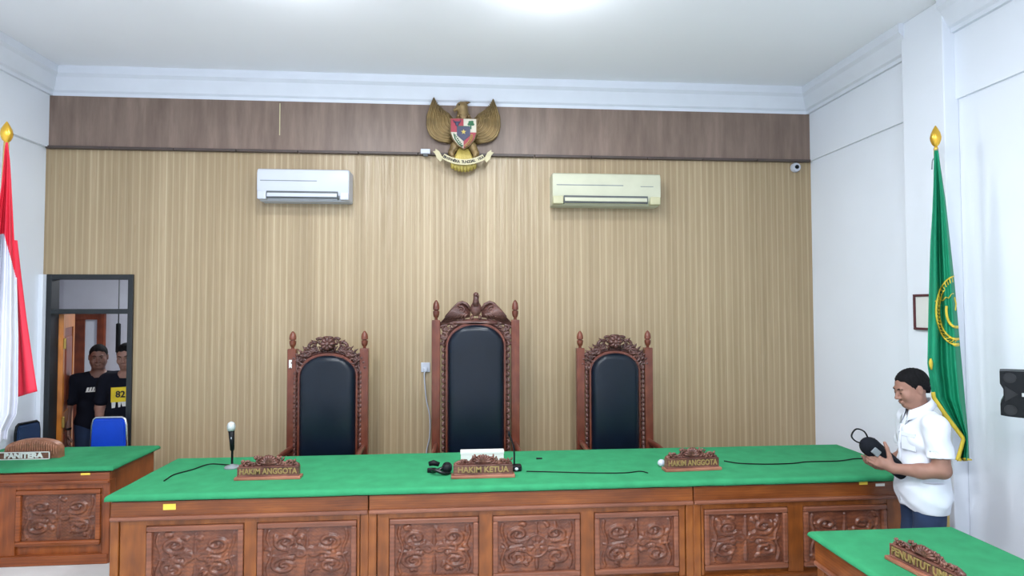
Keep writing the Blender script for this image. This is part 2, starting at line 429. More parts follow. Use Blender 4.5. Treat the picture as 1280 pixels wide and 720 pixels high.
# hall beyond the doorway
HX0, HX1, HY, HZ = -5.6, -1.6, 2.6, 2.85
struct('floor_hall', bx(HX0, HX1, .1, HY, -.1, 0), M['tile'])
struct('ceiling_hall', bx(HX0, HX1, .1, HY, HZ, HZ + .1), M['hall_wall'])
struct('wall_hall_back', bx(HX0, HX1, HY, HY + .1, -.1, HZ), M['hall_wall'])
struct('wall_hall_left', bx(HX0 - .1, HX0, .1, HY, -.1, HZ), M['hall_wall'])
struct('wall_hall_right', bx(HX1, HX1 + .1, .1, HY, -.1, HZ), M['hall_wall'])
bm = BM(); box(bm, HX0, XL - .2, .05, .1, -.1, HZ); struct('wall_hall_front', bm, M['hall_wall'])

# doorway frame with transom light
dr = empty('door_1', ((D0 + D1) / 2, 0, 0)); dr['kind'] = 'structure'
cx = (D0 + D1) / 2; w = (D1 - D0) / 2; zb = aty(110, 389, 0).z
def rel(*a): return bx(*a)
bm = BM(); fw = .045
box(bm, -w, -w + fw, -.02, .09, 0, DT, .004); box(bm, w - fw, w, -.02, .09, 0, DT, .004)
box(bm, -w + fw - .002, w - fw + .002, -.019, .089, DT - fw, DT - .001, .003); box(bm, -w + fw - .002, w - fw + .002, -.019, .089, zb - .025, zb + .02, .003)
obj('door_frame', bm, M['frame_dark'], dr)
obj('transom_glass', bx(-w + fw, w - fw, .06, .066, zb + .02, DT - fw), M['glass'], dr)
# leaf swung into the hall
lf = empty('door_leaf', (-w + fw + .012, .10, 0), math.radians(116)); lf.parent = dr
LW, LT = .76, zb - .03
bm = BM()
box(bm, 0, .1, -.02, .02, .01, LT, .003); box(bm, LW - .1, LW, -.02, .02, .01, LT, .003)
for z0, z1 in ((.01, .18), (.95, 1.07), (LT - .13, LT)): box(bm, .1, LW - .1, -.02, .02, z0, z1, .003)
obj('leaf_frame', bm, M['door_gold'], lf)
bm = BM(); box(bm, .1, LW - .1, -.01, .01, .18, .95); box(bm, .1, LW - .1, -.01, .01, 1.07, LT - .13)
box(bm, .17, LW - .17, -.022, .022, .26, .87, .02); box(bm, .17, LW - .17, -.022, .022, 1.15, LT - .21, .02)
tag(obj('leaf_panel', bm, M['door_red'], lf), 'dark red-brown raised door panels')
for z in (.3, 1.0, 1.72):
    obj('hinge', lathe(BM(), [(.009, -.05), (.012, -.045), (.012, .045), (.009, .05)], 10, (.0, -.03, z)), M['brass'], lf)
# the wooden door across the hall
y2 = HY - .001
x0, x1 = aty(76, 400, y2).x, aty(133, 400, y2).x; zt = aty(110, 391, y2).z
d2 = empty('door_2', ((x0 + x1) / 2, y2, 0)); d2['kind'] = 'structure'; ww = (x1 - x0) / 2
bm = BM(); box(bm, -ww, -ww + .09, -.05, 0, 0, zt, .004); box(bm, ww - .09, ww, -.05, 0, 0, zt, .004); box(bm, -ww + .088, ww - .088, -.049, 0, zt - .09, zt - .001, .004)
obj('door_frame', bm, M['door_red'], d2)
gx0, gx1 = aty(108, 400, y2).x - (x0 + x1) / 2, aty(124, 400, y2).x - (x0 + x1) / 2
bm = BM(); box(bm, -ww + .09, gx0, -.035, -.005, .01, zt - .09, .003); box(bm, gx1, ww - .09, -.035, -.005, .01, zt - .09, .003)
box(bm, gx0, gx1, -.035, -.005, .01, 1.0, .003)
obj('leaf_panel', bm, M['door_red'], d2)
obj('door_pane', bx(gx0, gx1, -.02, -.014, 1.0, zt - .09), M['plaster'], d2)
# hanging black cord and lamp tube in the hall
p = aty(149, 358, 1.4)
t = thing('pendant_lamp', 'thin black pendant tube hanging on a cord beyond the doorway', 'lamp', (p.x, 1.4, HZ))
obj('cord', tube(BM(), [(0, 0, 0), (0, 0, aty(149, 404, 1.4).z - HZ)], .006), M['black'], t)
obj('lamp_tube', lathe(BM(), [(.012, aty(149, 404, 1.4).z - HZ), (.024, aty(149, 405, 1.4).z - HZ), (.024, aty(149, 440, 1.4).z - HZ), (.012, aty(149, 441, 1.4).z - HZ)], 14), M['black'], t)
# white boxed trim beside the doorway
tx0, tx1 = aty(51, 350, -.03).x, aty(60, 350, -.03).x
struct('trim_9', bx(XL, D0 - .002, -.06, 0, DAIS, aty(58, 343, -.03).z, .004), M['plaster'])

# ================================================================== CARVED RELIEF
def spiral(cx, cz, r0, turns, a0, sgn=1, n=40, tail=None):
    out = []
    for i in range(n):
        t = i / (n - 1); a = a0 + sgn * turns * 2 * PI * t; r = r0 * (1 - .86 * t)
        out.append((cx + r * math.cos(a), cz + r * math.sin(a), .5 + .5 * (1 - t)))
    return out
def relief(name, w, h, m, parent, loc, seed=0, rosette=False, amp=.016, nx=110, nz=84):
    rnd = random.Random(seed); st = []
    for sx in (-1, 1):
        st.append([(sx * x, z, wd) for x, z, wd in spiral(.48, .45, .30, 1.5, -2.4, 1)])
        st.append([(sx * x, z, wd) for x, z, wd in spiral(.52, -.42, .32, 1.5, 2.2, -1)])
        st.append([(sx * x, z, wd) for x, z, wd in spiral(.18, .02, .17, 1.2, .6, 1)])
        st.append([(sx * (.08 + .8 * t), .05 * math.sin(6 * t) - .02, .7 - .3 * t) for t in np.linspace(0, 1, 20)])
        st.append([(sx * (.85 + .05 * math.sin(t * 9)), -.85 + 1.7 * t, .5) for t in np.linspace(0, 1, 30)])
        for q in range(9):
            a = rnd.uniform(0, 6.28); cx_, cz_ = rnd.uniform(.08, .85), rnd.uniform(-.85, .85)
            st.append([(sx * (cx_ + math.cos(a) * .13 * t), cz_ + math.sin(a) * .15 * t + .04 * math.sin(3 * t), 1.0 - .7 * t) for t in np.linspace(0, 1, 9)])
    st.append([(0, -.85 + 1.7 * t, .55 + .3 * math.sin(t * 12)) for t in np.linspace(0, 1, 30)])
    if rosette:
        st = [s for s in st if True]
    X, Z = np.meshgrid(np.linspace(-1, 1, nx), np.linspace(-1, 1, nz), indexing='ij')
    H = np.zeros_like(X); asp = w / h
    for s in st:
        a = np.array(s); best = np.zeros_like(X)
        for x, z, wd in a:
            d = np.sqrt(((X - x) * asp) ** 2 + (Z - z) ** 2) / (.075 * wd + .02)
            best = np.maximum(best, np.sqrt(np.clip(1 - d * d, 0, 1)) * (.5 + .5 * wd))
        H = np.maximum(H, best)
    if rosette:
        R = np.sqrt((X * asp) ** 2 + Z ** 2); A = np.arctan2(Z, X * asp)
        rr = .42; ro = np.where(R < rr, .25 + .75 * np.abs(np.sin(A * 4)) * np.clip(1 - np.abs(R / rr - .55) * 2, 0, 1) + (R < .12) * .6, 0)
        H = np.where(R < rr, ro, H); H = np.maximum(H, np.clip(1 - np.abs(R - rr) / .06, 0, 1))
    edge = np.clip(np.minimum(1 - np.abs(X), 1 - np.abs(Z)) / .06, 0, 1); H = H * edge
    H += .08 * np.sin(X * 60) * np.sin(Z * 50) * (H < .05)
    vs = [(X[i, j] * w / 2, -H[i, j] * amp, Z[i, j] * h / 2) for i in range(nx) for j in range(nz)]
    fs = [(i * nz + j, (i + 1) * nz + j, (i + 1) * nz + j + 1, i * nz + j + 1) for i in range(nx - 1) for j in range(nz - 1)]
    b0 = len(vs)       # a solid back so that the relief has depth
    vs += [(-w / 2, .02, -h / 2), (w / 2, .02, -h / 2), (w / 2, .02, h / 2), (-w / 2, .02, h / 2)]
    c = [0, (nx - 1) * nz, nx * nz - 1, nz - 1]
    fs += [(b0, b0 + 1, c[1], c[0]), (b0 + 1, b0 + 2, c[2], c[1]), (b0 + 2, b0 + 3, c[3], c[2]), (b0 + 3, b0, c[0], c[3]), (b0 + 3, b0 + 2, b0 + 1, b0)]
    me = bpy.data.meshes.new(name); me.from_pydata(vs, [], fs); me.update()
    o = link_mesh(name, me, m, parent, True); o.location = loc; return o

# ================================================================== JUDGES' BENCH
ZD, YDF, YDR = .90, -1.80, -.89
XDL, XDR = -2.20, 3.10
def panel_frame(bm, x0, x1, z0, z1, y, fw=.035):
    """raised picture-frame moulding round a carved panel"""
    for a, b, c, d in ((x0, x1, z1 - fw, z1), (x0, x1, z0, z0 + fw), (x0, x0 + fw, z0 + fw, z1 - fw), (x1 - fw, x1, z0 + fw, z1 - fw)):
        box(bm, a, b, y - .028, y, c, d, .009, 2)
def bench_unit(name, label, x0, x1, spans, mats, zt, zap, yf, yr, zbase, zp0, zp1, group=None, side=None, ros=(), name_panel='carved_panel'):
    mh, mv, mc, mt = mats
    t = thing(name, label, 'desk', ((x0 + x1) / 2, yf, zbase), 0, group); ox, oz = (x0 + x1) / 2, zbase
    L, R = x0 - ox, x1 - ox; D = yr - yf
    bm = BM(); box(bm, L + .004, R - .004, .015, D - .02, .001, zt - oz - .046); obj('carcass', bm, mv, t)
    for a in (L - .003, R - .047): obj('corner_post', bx(a, a + .05, -.012, .06, 0, zap - oz, .005), mv, t)
    obj('top_board', bx(L, R, 0, D, zt - oz - .045, zt - oz - .012, .004), mh, t)
    obj('apron', bx(L + .001, R - .001, -.0135, .02, zap - oz + .0005, zt - oz - .0455, .003), mh, t)
    obj('moulding', bx(L, R, -.03, .02, zap - oz - .022, zap - oz + .004, .008, 3), mt, t)
    obj('plinth', bx(L + .002, R - .002, -.02, .022, 0, .07, .006), mh, t)
    for k, (a, b) in enumerate(spans):
        a -= ox; b -= ox
        bm = BM(); panel_frame(bm, a, b, zp0 - oz, zp1 - oz, .015)
        fr = obj('panel_frame', bm, mt, t)
        relief(name_panel, b - a - .066, zp1 - zp0 - .066, mc, t, ((a + b) / 2, .006, (zp0 + zp1) / 2 - oz), seed=int(abs(a * 100)) + k, rosette=(k in ros))
    bm = BM()
    ed = [L + .05] + [q - ox for s in spans for q in s] + [R - .05]
    for k in range(0, len(ed), 2):
        if ed[k + 1] - ed[k] > .012: box(bm, ed[k] + .003, ed[k + 1] - .003, -.004, .02, .07, zap - oz - .022, .003)
    box(bm, L + .05, R - .05, -.002, .02, zp1 - oz + .003, zap - oz - .022, .002)
    obj('stile', bm, mv, t)
    return t
DM = (M['desk_h'], M['desk_v'], M['desk_carve'], M['desk_trim'])
def fx(px, y=YDF + .03): return aty(px, 650, y).x
J1, J2 = fx(461), fx(866)
ZAP, ZP0, ZP1 = .762, .30, .700
yw = YDF + .03
bench_unit('judges_desk', 'carved wooden desk section at the left of the judges bench, yellow tag on its apron', XDL + .03, J1 - .003,
           [(fx(184), fx(305)), (fx(322), fx(446))], DM, ZD, ZAP, yw, YDR - .02, DAIS, ZP0, ZP1, 'sections of the judges bench')
bench_unit('judges_desk', 'carved brown wooden centre desk section with three panels below the middle nameplate', J1 + .003, J2 - .003,
           [(fx(487), fx(598)), (fx(616), fx(725)), (fx(743), fx(848))], DM, ZD, ZAP, yw, YDR - .02, DAIS, ZP0, ZP1, 'sections of the judges bench', ros=(1,))
bench_unit('judges_desk', 'carved wooden desk section at the right of the judges bench, beside the man in white', J2 + .003, XDR - .03,
           [(fx(880), fx(984)), (fx(1004), fx(1108))], DM, ZD, ZAP, yw, YDR - .02, DAIS, ZP0, ZP1, 'sections of the judges bench')
def cloth(name, label, x0, x1, y0, y1, z, rz=0, th=.037):
    bm = BM(); nx, ny = 90, 18; r = .022
    def prof(t, a, b):     # returns coordinate and drop for a rounded sheet
        return a + (b - a) * t
    xs = [x0] + [x0 + r * (1 - math.cos(k * PI / 8)) for k in range(1, 5)] + list(np.linspace(x0 + r * 1.6, x1 - r * 1.6, nx)) + [x1 - r * (1 - math.cos(k * PI / 8)) for k in range(4, 0, -1)] + [x1]
    ys = [y0] + [y0 + r * (1 - math.cos(k * PI / 8)) for k in range(1, 5)] + list(np.linspace(y0 + r * 1.6, y1 - r * 1.6, ny)) + [y1 - r * (1 - math.cos(k * PI / 8)) for k in range(4, 0, -1)] + [y1]
    def drop(v, a, b):
        d = min(v - a, b - v)
        return r - math.sqrt(max(0, r * r - (r - d) ** 2)) if d < r else 0
    grid = []
    for x in xs:
        row = []
        for y in ys:
            dz = max(drop(x, x0, x1), drop(y, y0, y1))
            wob = .0016 * noise.noise(Vector((x * 3, y * 5, 1)))
            row.append(bm.verts.new((x, y, z - dz + wob)))
        grid.append(row)
    for i in range(len(xs) - 1):
        for j in range(len(ys) - 1): bm.faces.new((grid[i][j], grid[i + 1][j], grid[i + 1][j + 1], grid[i][j + 1]))
    rim = [grid[i][0] for i in range(len(xs))] + [grid[-1][j] for j in range(1, len(ys))] + [grid[i][-1] for i in range(len(xs) - 2, -1, -1)] + [grid[0][j] for j in range(len(ys) - 2, 0, -1)]
    low = []
    for k, q in enumerate(rim):
        low.append(bm.verts.new((q.co.x, q.co.y, z - th + .003 * noise.noise(Vector((q.co.x * 6, q.co.y * 6, 0))))))
    n = len(rim)
    for k in range(n): bm.faces.new((rim[k], low[k], low[(k + 1) % n], rim[(k + 1) % n]))
    o = obj(name, bm, M['green'], None, smooth=True)
    sm = o.modifiers.new('thickness', 'SOLIDIFY'); sm.thickness = .004; sm.offset = -1
    return tag(o, label, 'tablecloth')
cloth('desk_cloth', 'long green felt cloth covering the whole judges bench', XDL, XDR, YDF, YDR, ZD)
def sticker(px, py, y, w, h, m, label, nm='tag_sticker'):
    p = aty(px, py, y); o = obj(nm, bx(-w / 2, w / 2, -.003, 0, -h / 2, h / 2, .001), m); o.location = (p.x, y, p.z)
    return tag(o, label, 'sticker')
ya = yw - .0125
sticker(212, 633.5, ya, .075, .036, M['yellow'], 'yellow sticker under the green cloth at the left end of the bench')
sticker(1079, 603, ya, .06, .03, M['yellow'], 'yellow sticker on the right end of the bench apron beside a white sticker')
sticker(1100, 606, ya, .065, .018, M['paper'], 'narrow white sticker on the bench apron beside the man in white')

# ================================================================== CLERK'S DESK (left)
YCF = atz(142, 583, .90).y; YCR = atz(200, 556, .90).y
xc1 = (atz(142, 583, .90).x + atz(200, 556, .90).x) / 2; xc0 = XL + .02
CM = (M['cl_h'], M['cl_v'], M['desk_carve'], M['cl_h'])
ycw = YCF + .03
pc = lambda px, py: aty(px, py, ycw)
bench_unit('clerk_desk', 'carved wooden desk in the left corner carrying the PANITERA sign', xc0 + .02, xc1 - .03,
           [(pc(20, 650).x, pc(126, 650).x)], CM, .90, pc(70, 601).z, ycw, YCR - .02, DAIS, pc(70, 682).z, pc(70, 612).z)
cloth('desk_cloth', 'green felt cloth on the left desk under the PANITERA sign', xc0, xc1, YCF, YCR, .90, th=.03)
sticker(107, 592.5, ycw - .0125, .065, .015, M['yellow'], 'small yellow sticker on the apron of the left desk', 'tag_sticker')

# ================================================================== FOREGROUND DESK (right)
ZR = .78
ps = [atz(1012, 665, ZR), atz(1185, 655, ZR)]
xr0, xr1, yrr = ps[0].x, ps[1].x, (ps[0].y + ps[1].y) / 2; yrf = yrr - 1.9
cloth('desk_cloth', 'green felt cloth on the small desk in the right foreground', xr0, xr1, yrf, yrr, ZR, th=.028)
t = thing('side_desk', 'plain brown wooden side desk in the lower right foreground', 'desk', ((xr0 + xr1) / 2, (yrf + yrr) / 2, 0))
hw, hd = (xr1 - xr0) / 2 - .03, (yrr - yrf) / 2 - .03
obj('top_board', bx(-hw, hw, -hd, hd, ZR - .045, ZR - .012, .004), M['desk_h'], t)
for sx in (-1, 1):
    for sy in (-1, 1): obj('leg', bx(sx * (hw - .034) - .03, sx * (hw - .034) + .034, sy * (hd - .034) - .03, sy * (hd - .034) + .03, 0, ZR - .046, .004), M['desk_v'], t)
bm = BM(); box(bm, -hw - .004, -hw + .02, -hd, hd, ZR - .16, ZR - .0455); box(bm, hw - .02, hw + .004, -hd, hd, ZR - .16, ZR - .0455); box(bm, -hw + .019, hw - .019, hd - .02, hd - .001, ZR - .159, ZR - .046); box(bm, -hw + .019, hw - .019, -hd + .001, -hd + .02, ZR - .159, ZR - .046)
obj('apron', bm, M['desk_h'], t)
bm = BM(); box(bm, -hw - .014, -hw + .02, -hd, hd, ZR - .18, ZR - .155, .006); obj('moulding', bm, M['desk_trim'], t)
bm = BM(); box(bm, -hw + .01, -hw + .025, -hd + .03, hd - .03, .1, ZR - .18); box(bm, -hw + .03, hw - .03, hd - .03, hd - .015, .1, ZR - .18)
obj('modesty_panel', bm, M['desk_v'], t)

# ================================================================== NAMEPLATES
def crest_bm(w, h, y0, y1, seed=1):
    """openwork foliage crest: scrolls, leaves and a shell rosette"""
    bm = BM(); yc = (y0 + y1) / 2; d = (y1 - y0) / 2
    rnd = random.Random(seed)
    pts = []
    for k in range(33):
        t = -1 + 2 * k / 32; a = abs(t)
        z = h * (.62 * max(0, 1 - (a / .52) ** 2.2) ** .5 if a < .5 else 0)
        z = max(z, h * .34 * (max(0, 1 - ((a - .72) / .26) ** 2)) ** .5 if a > .46 else z, h * .12)
        pts.append((t * w / 2, z))
    prism(bm, [(-w / 2, -.002)] + pts + [(w / 2, -.002)], y0 + d * .5, y1, 0)
    ball(bm, (0, yc - d * .3, h * .38), (w * .12, d * 1.2, h * .34), 14, 9)
    for k in range(9):       # shell ribs
        a = math.radians(-80 + 20 * k)
        tube(bm, [(0, yc - d, h * .2), (math.sin(a) * w * .11, yc - d * 1.3, h * .2 + math.cos(a) * h * .42), (math.sin(a) * w * .15, yc - d * .6, h * .2 + math.cos(a) * h * .58)], [h * .04, h * .10, h * .10], 6)
    for s in (-1, 1):
        for cx_, cz_, r, tr, a0, sg in ((.30, .30, .26, 1.3, 2.0, -1), (.72, .2, .2, 1.3, 2.4, -1), (.5, .16, .14, 1.2, -1, 1), (.93, .1, .1, 1, 2, 1)):
            sp = spiral(cx_ * w / 2, cz_ * h, r * h * 1.1, tr, a0, sg, 22)
            tube(bm, [(s * x, yc - d * .7, z) for x, z, q in sp], [h * .085 * q for x, z, q in sp], 6)
        for k in range(10):
            x = rnd.uniform(.2, .95) * w / 2; z = rnd.uniform(.1, .3) * h + (h * .3 if x < w * .24 else 0)
            a = rnd.uniform(-1, 1)
            tube(bm, [(s * x, yc - d * .6, z), (s * (x + h * .12 * math.sin(a)), yc - d * 1.1, z + h * .12), (s * (x + h * .2 * math.sin(a)), yc - d * .6, z + h * .22)], [h * .04, h * .09, h * .05], 6)
    return bm
def nameplate(text, label, loc, rz, W, H, hc, txtm, lightbase=True, group='carved nameplates', flip=0):
    t = thing('nameplate', label, 'nameplate', loc, rz, group)
    obj('base', bx(-W / 2 - .015, W / 2 + .015, -.045, .035, 0, .02, .005, 3), M['plate_base'], t)
    obj('plaque', bx(-W / 2, W / 2, -.022, .02, .02, .02 + H, .004), M['plate'], t)
    bm = BM(); panel_frame_small(bm, -W / 2, W / 2, .02, .02 + H)
    obj('border', bm, M['plate'], t)
    b = BM(); text_bm(b, text, H * .82, .003, Matrix.Translation((0, -.024, .02 + H * .5)) @ STAND @ Matrix.Scale(W * .9 / (len(text) * H * .82 * .62), 4, (1, 0, 0)), bold=.0010)
    obj('lettering', b, txtm, t)
    c = crest_bm(W * .98, hc, -.014, .014, len(text)); o = obj('crest', c, M['plate'], t, smooth=True); o.location = (0, 0, .02 + H - .002)
    return t
def panel_frame_small(bm, x0, x1, z0, z1):
    for a, b, c, d in ((x0, x1, z1 - .006, z1), (x0, x1, z0, z0 + .006), (x0, x0 + .006, z0, z1), (x1 - .006, x1, z0, z1)):
        box(bm, a, b, -.028, -.02, c, d, .002, 1)
def np_at(px, py, z=ZD): p = atz(px, py, z); return (p.x, p.y + .04, z)
nameplate('HAKIM ANGGOTA', 'carved wooden nameplate beside the standing microphone at the left of the bench', np_at(334, 600), 0, .40, .064, .095, M['gold_text'])
nameplate('HAKIM KETUA', 'carved wooden nameplate before the tallest chair at the middle of the bench', np_at(604, 598), 0, .40, .066, .085, M['gold_text'])
nameplate('HAKIM ANGGOTA', 'carved wooden nameplate at the right of the bench in front of a lying microphone', np_at(867, 589), math.radians(3), .385, .066, .092, M['gold_text'])
p = atz(1150, 704, ZR)
q0, q1 = atz(1106, 699, ZR), atz(1165, 730, ZR); an = math.atan2(q1.y - q0.y, q1.x - q0.x); dd = (q1 - q0).normalized()
c4 = q0 + dd * .2 + Vector((-dd.y, dd.x, 0)) * .045
nameplate('PENUNTUT UMUM', 'carved wooden nameplate turned askew on the foreground desk', (c4.x, c4.y, ZR), an, .38, .064, .075, M['gold_text'])
# PANITERA sign: rounded fluted board with pale letters
p = atz(34, 574, .90)
t = thing('desk_sign', 'curved wooden sign reading PANITERA in white letters on the left desk', 'sign', (p.x - .0, p.y + .03, .90))
W = .40
bm = BM(); n = 26
pts = [(-W / 2, .0)] + [(-W / 2 * math.cos(PI * k / n), .03 + .115 * max(0, math.sin(PI * k / n)) ** .55) for k in range(n + 1)] + [(W / 2, 0)]
pts2 = []
[pts2.append(q) for q in pts if q not in pts2]
prism(bm, [(x + .02, z) for x, z in pts2], -.015, .045, .004)
for k in range(22):
    x = -W / 2 + .02 + k * (W - .04) / 21; zz = .03 + .112 * max(0, 1 - (x / (W / 2)) ** 2) ** .27
    tube(bm, [(x + .02, -.016, .03), (x * .98 + .02, -.019, zz * .8), (x * .96 + .02, -.008, zz)], [.007, .008, .004], 6)
o = obj('carved_board', bm, mat('weathered_sign_wood', (140, 92, 68), .5, var=.15, sc=25), t)
obj('name_strip', bx(-W / 2 + .0, W / 2 - .03, -.042, -.022, .0, .058, .004), M['plate'], t)
bm = BM()
for a, b, c, d in ((-.2, .17, .052, .058), (-.2, .17, .0, .006), (-.2, -.194, 0, .058), (.164, .17, 0, .058)): box(bm, a, b, -.047, -.041, c, d, .001, 1)
obj('white_border', bm, M['paper'], t)
b = BM(); text_bm(b, 'PANITERA', .052, .003, Matrix.Translation((-.018, -.044, .029)) @ STAND @ Matrix.Scale(1.15, 4, (1, 0, 0)), bold=.0026)
obj('lettering', b, M['paper'], t)

# ================================================================== THINGS ON THE BENCH
def cable(pts, r, m, name, label, cat='cable'):
    o = obj(name, tube(BM(), spline(pts, 8), r, 6), m, None, smooth=True); return tag(o, label, cat)
def dz(px, py, z=ZD): q = atz(px, py, z); return (q.x, q.y, z + .0055)
# standing microphone on the left
p = atz(290, 585, ZD); k = (p - CAM).length / F
t = thing('microphone', 'handheld microphone with pale grille upright in a desk stand', 'microphone', (p.x, p.y, ZD))
obj('stand_base', lathe(BM(), [(.05, 0), (.052, .008), (.045, .016), (.014, .024), (.009, .03)], 24), M['grey_plastic'], t, auto=40)
obj('stand_pole', lathe(BM(), [(.008, .02), (.008, .12), (.012, .125), (.012, .14)], 12), M['black'], t, auto=40)
bm = BM(); tube(bm, [(0, 0, .13), (-.003, 0, .19), (-.008, 0, .265)], [.015, .017, .021], 14); obj('handle', bm, M['black'], t, smooth=True)
obj('grille', lathe(BM(), [(.012, .262), (.024, .268), (.028, .285), (.029, .302), (.022, .32), (.008, .33), (.001, .331)], 18, (-.009, 0, 0)), M['mesh_silver'], t, smooth=True)
obj('switch', bx(-.003, .003, -.022, -.014, .21, .225, .001), M['chrome'], t)
cable([dz(286, 582), dz(262, 581), dz(240, 588), dz(218, 594), dz(208, 600), dz(205, 602)], .004, M['black'], 'microphone_cable', 'dark cable trailing left from the standing microphone')
# centre: paper, black coiled thing, gooseneck microphone
p = atz(603, 584, ZD)
t = thing('paper_box', 'white card box behind the middle nameplate', 'box', (p.x - .0, p.y + .05, ZD))
bm = BM(); box(bm, -.155, .155, -.03, .04, 0, .098, .003); obj('box_body', bm, M['paper'], t)
obj('box_lid', bx(-.158, .158, -.033, .043, .088, .108, .003), M['paper'], t)
p = atz(552, 592, ZD)
t = thing('headset', 'black headset lying left of the middle nameplate', 'headset', (p.x, p.y, ZD))
bm = BM(); ring = [(.062 * math.cos(a), .05 * math.sin(a), .022 + .012 * math.sin(a * 2)) for a in np.linspace(.4, 5.9, 26)]
tube(bm, ring, .012, 8); obj('headband', bm, M['glossblack'], t, smooth=True)
for a in (.4, 5.9):
    bm = BM(); ball(bm, (.062 * math.cos(a) - .02, .05 * math.sin(a), .04), (.036, .026, .034)); obj('ear_cup', bm, M['black'], t, smooth=True)
bm = BM(); box(bm, -.1, -.04, .02, .05, 0, .03, .006); tube(bm, [(-.02, .05, .05), (-.06, .06, .06), (-.09, .05, .055)], [.015, .02, .016], 8); obj('plug_block', bm, M['black'], t, smooth=True)
p = atz(643, 588, ZD)
t = thing('gooseneck_microphone', 'thin black gooseneck microphone right of the middle nameplate', 'microphone', (p.x, p.y, ZD))
obj('mic_base', bx(-.028, .05, -.035, .035, 0, .04, .01, 3), M['black'], t)
obj('gooseneck', tube(BM(), spline([(0, .01, .03), (0, .012, .12), (-.006, .014, .17), (-.03, .02, .24)], 6), [.006] * 19, 8), M['black'], t, smooth=True)
bm = BM(); ball(bm, (-.035, .022, .25), (.01, .01, .02)); obj('mic_capsule', bm, M['black'], t, smooth=True)
bm = BM(); ball(bm, (.012, -.04, .02), (.013, .008, .011)); obj('button', bm, M['white_plastic'], t, smooth=True)
cable([dz(658, 590), dz(700, 591), dz(740, 592), dz(780, 592), dz(800, 590), dz(810, 592)], .0035, M['black'], 'microphone_cable', 'dark cable running right from the gooseneck microphone')
p = atz(674, 574, ZD)
t = obj('pen_cap', tube(BM(), [(-.022, 0, .006), (.022, 0, .006)], [.007, .006], 8), M['black']); t.location = p; tag(t, 'tiny black cap lying on green cloth behind the gooseneck microphone', 'cap')
# lying microphone behind the right nameplate
p = atz(829, 585, ZD)
t = thing('microphone', 'microphone with white head lying behind the right nameplate', 'microphone', (p.x, p.y + .035, ZD + .026))
bm = BM(); ball(bm, (0, 0, 0), (.028, .026, .026)); obj('grille', bm, M['white_plastic'], t, smooth=True)
obj('handle', tube(BM(), [(.02, .002, 0), (.06, .02, -.004), (.19, .075, -.012)], [.022, .018, .013], 12), M['black'], t, smooth=True)
cable([dz(905, 577), dz(925, 580), dz(960, 581), dz(992, 580), dz(1010, 578), dz(1048, 577), dz(1072, 574), dz(1092, 576)], .004, M['black'], 'microphone_cable', 'dark cable running right from the lying microphone to the bench end')

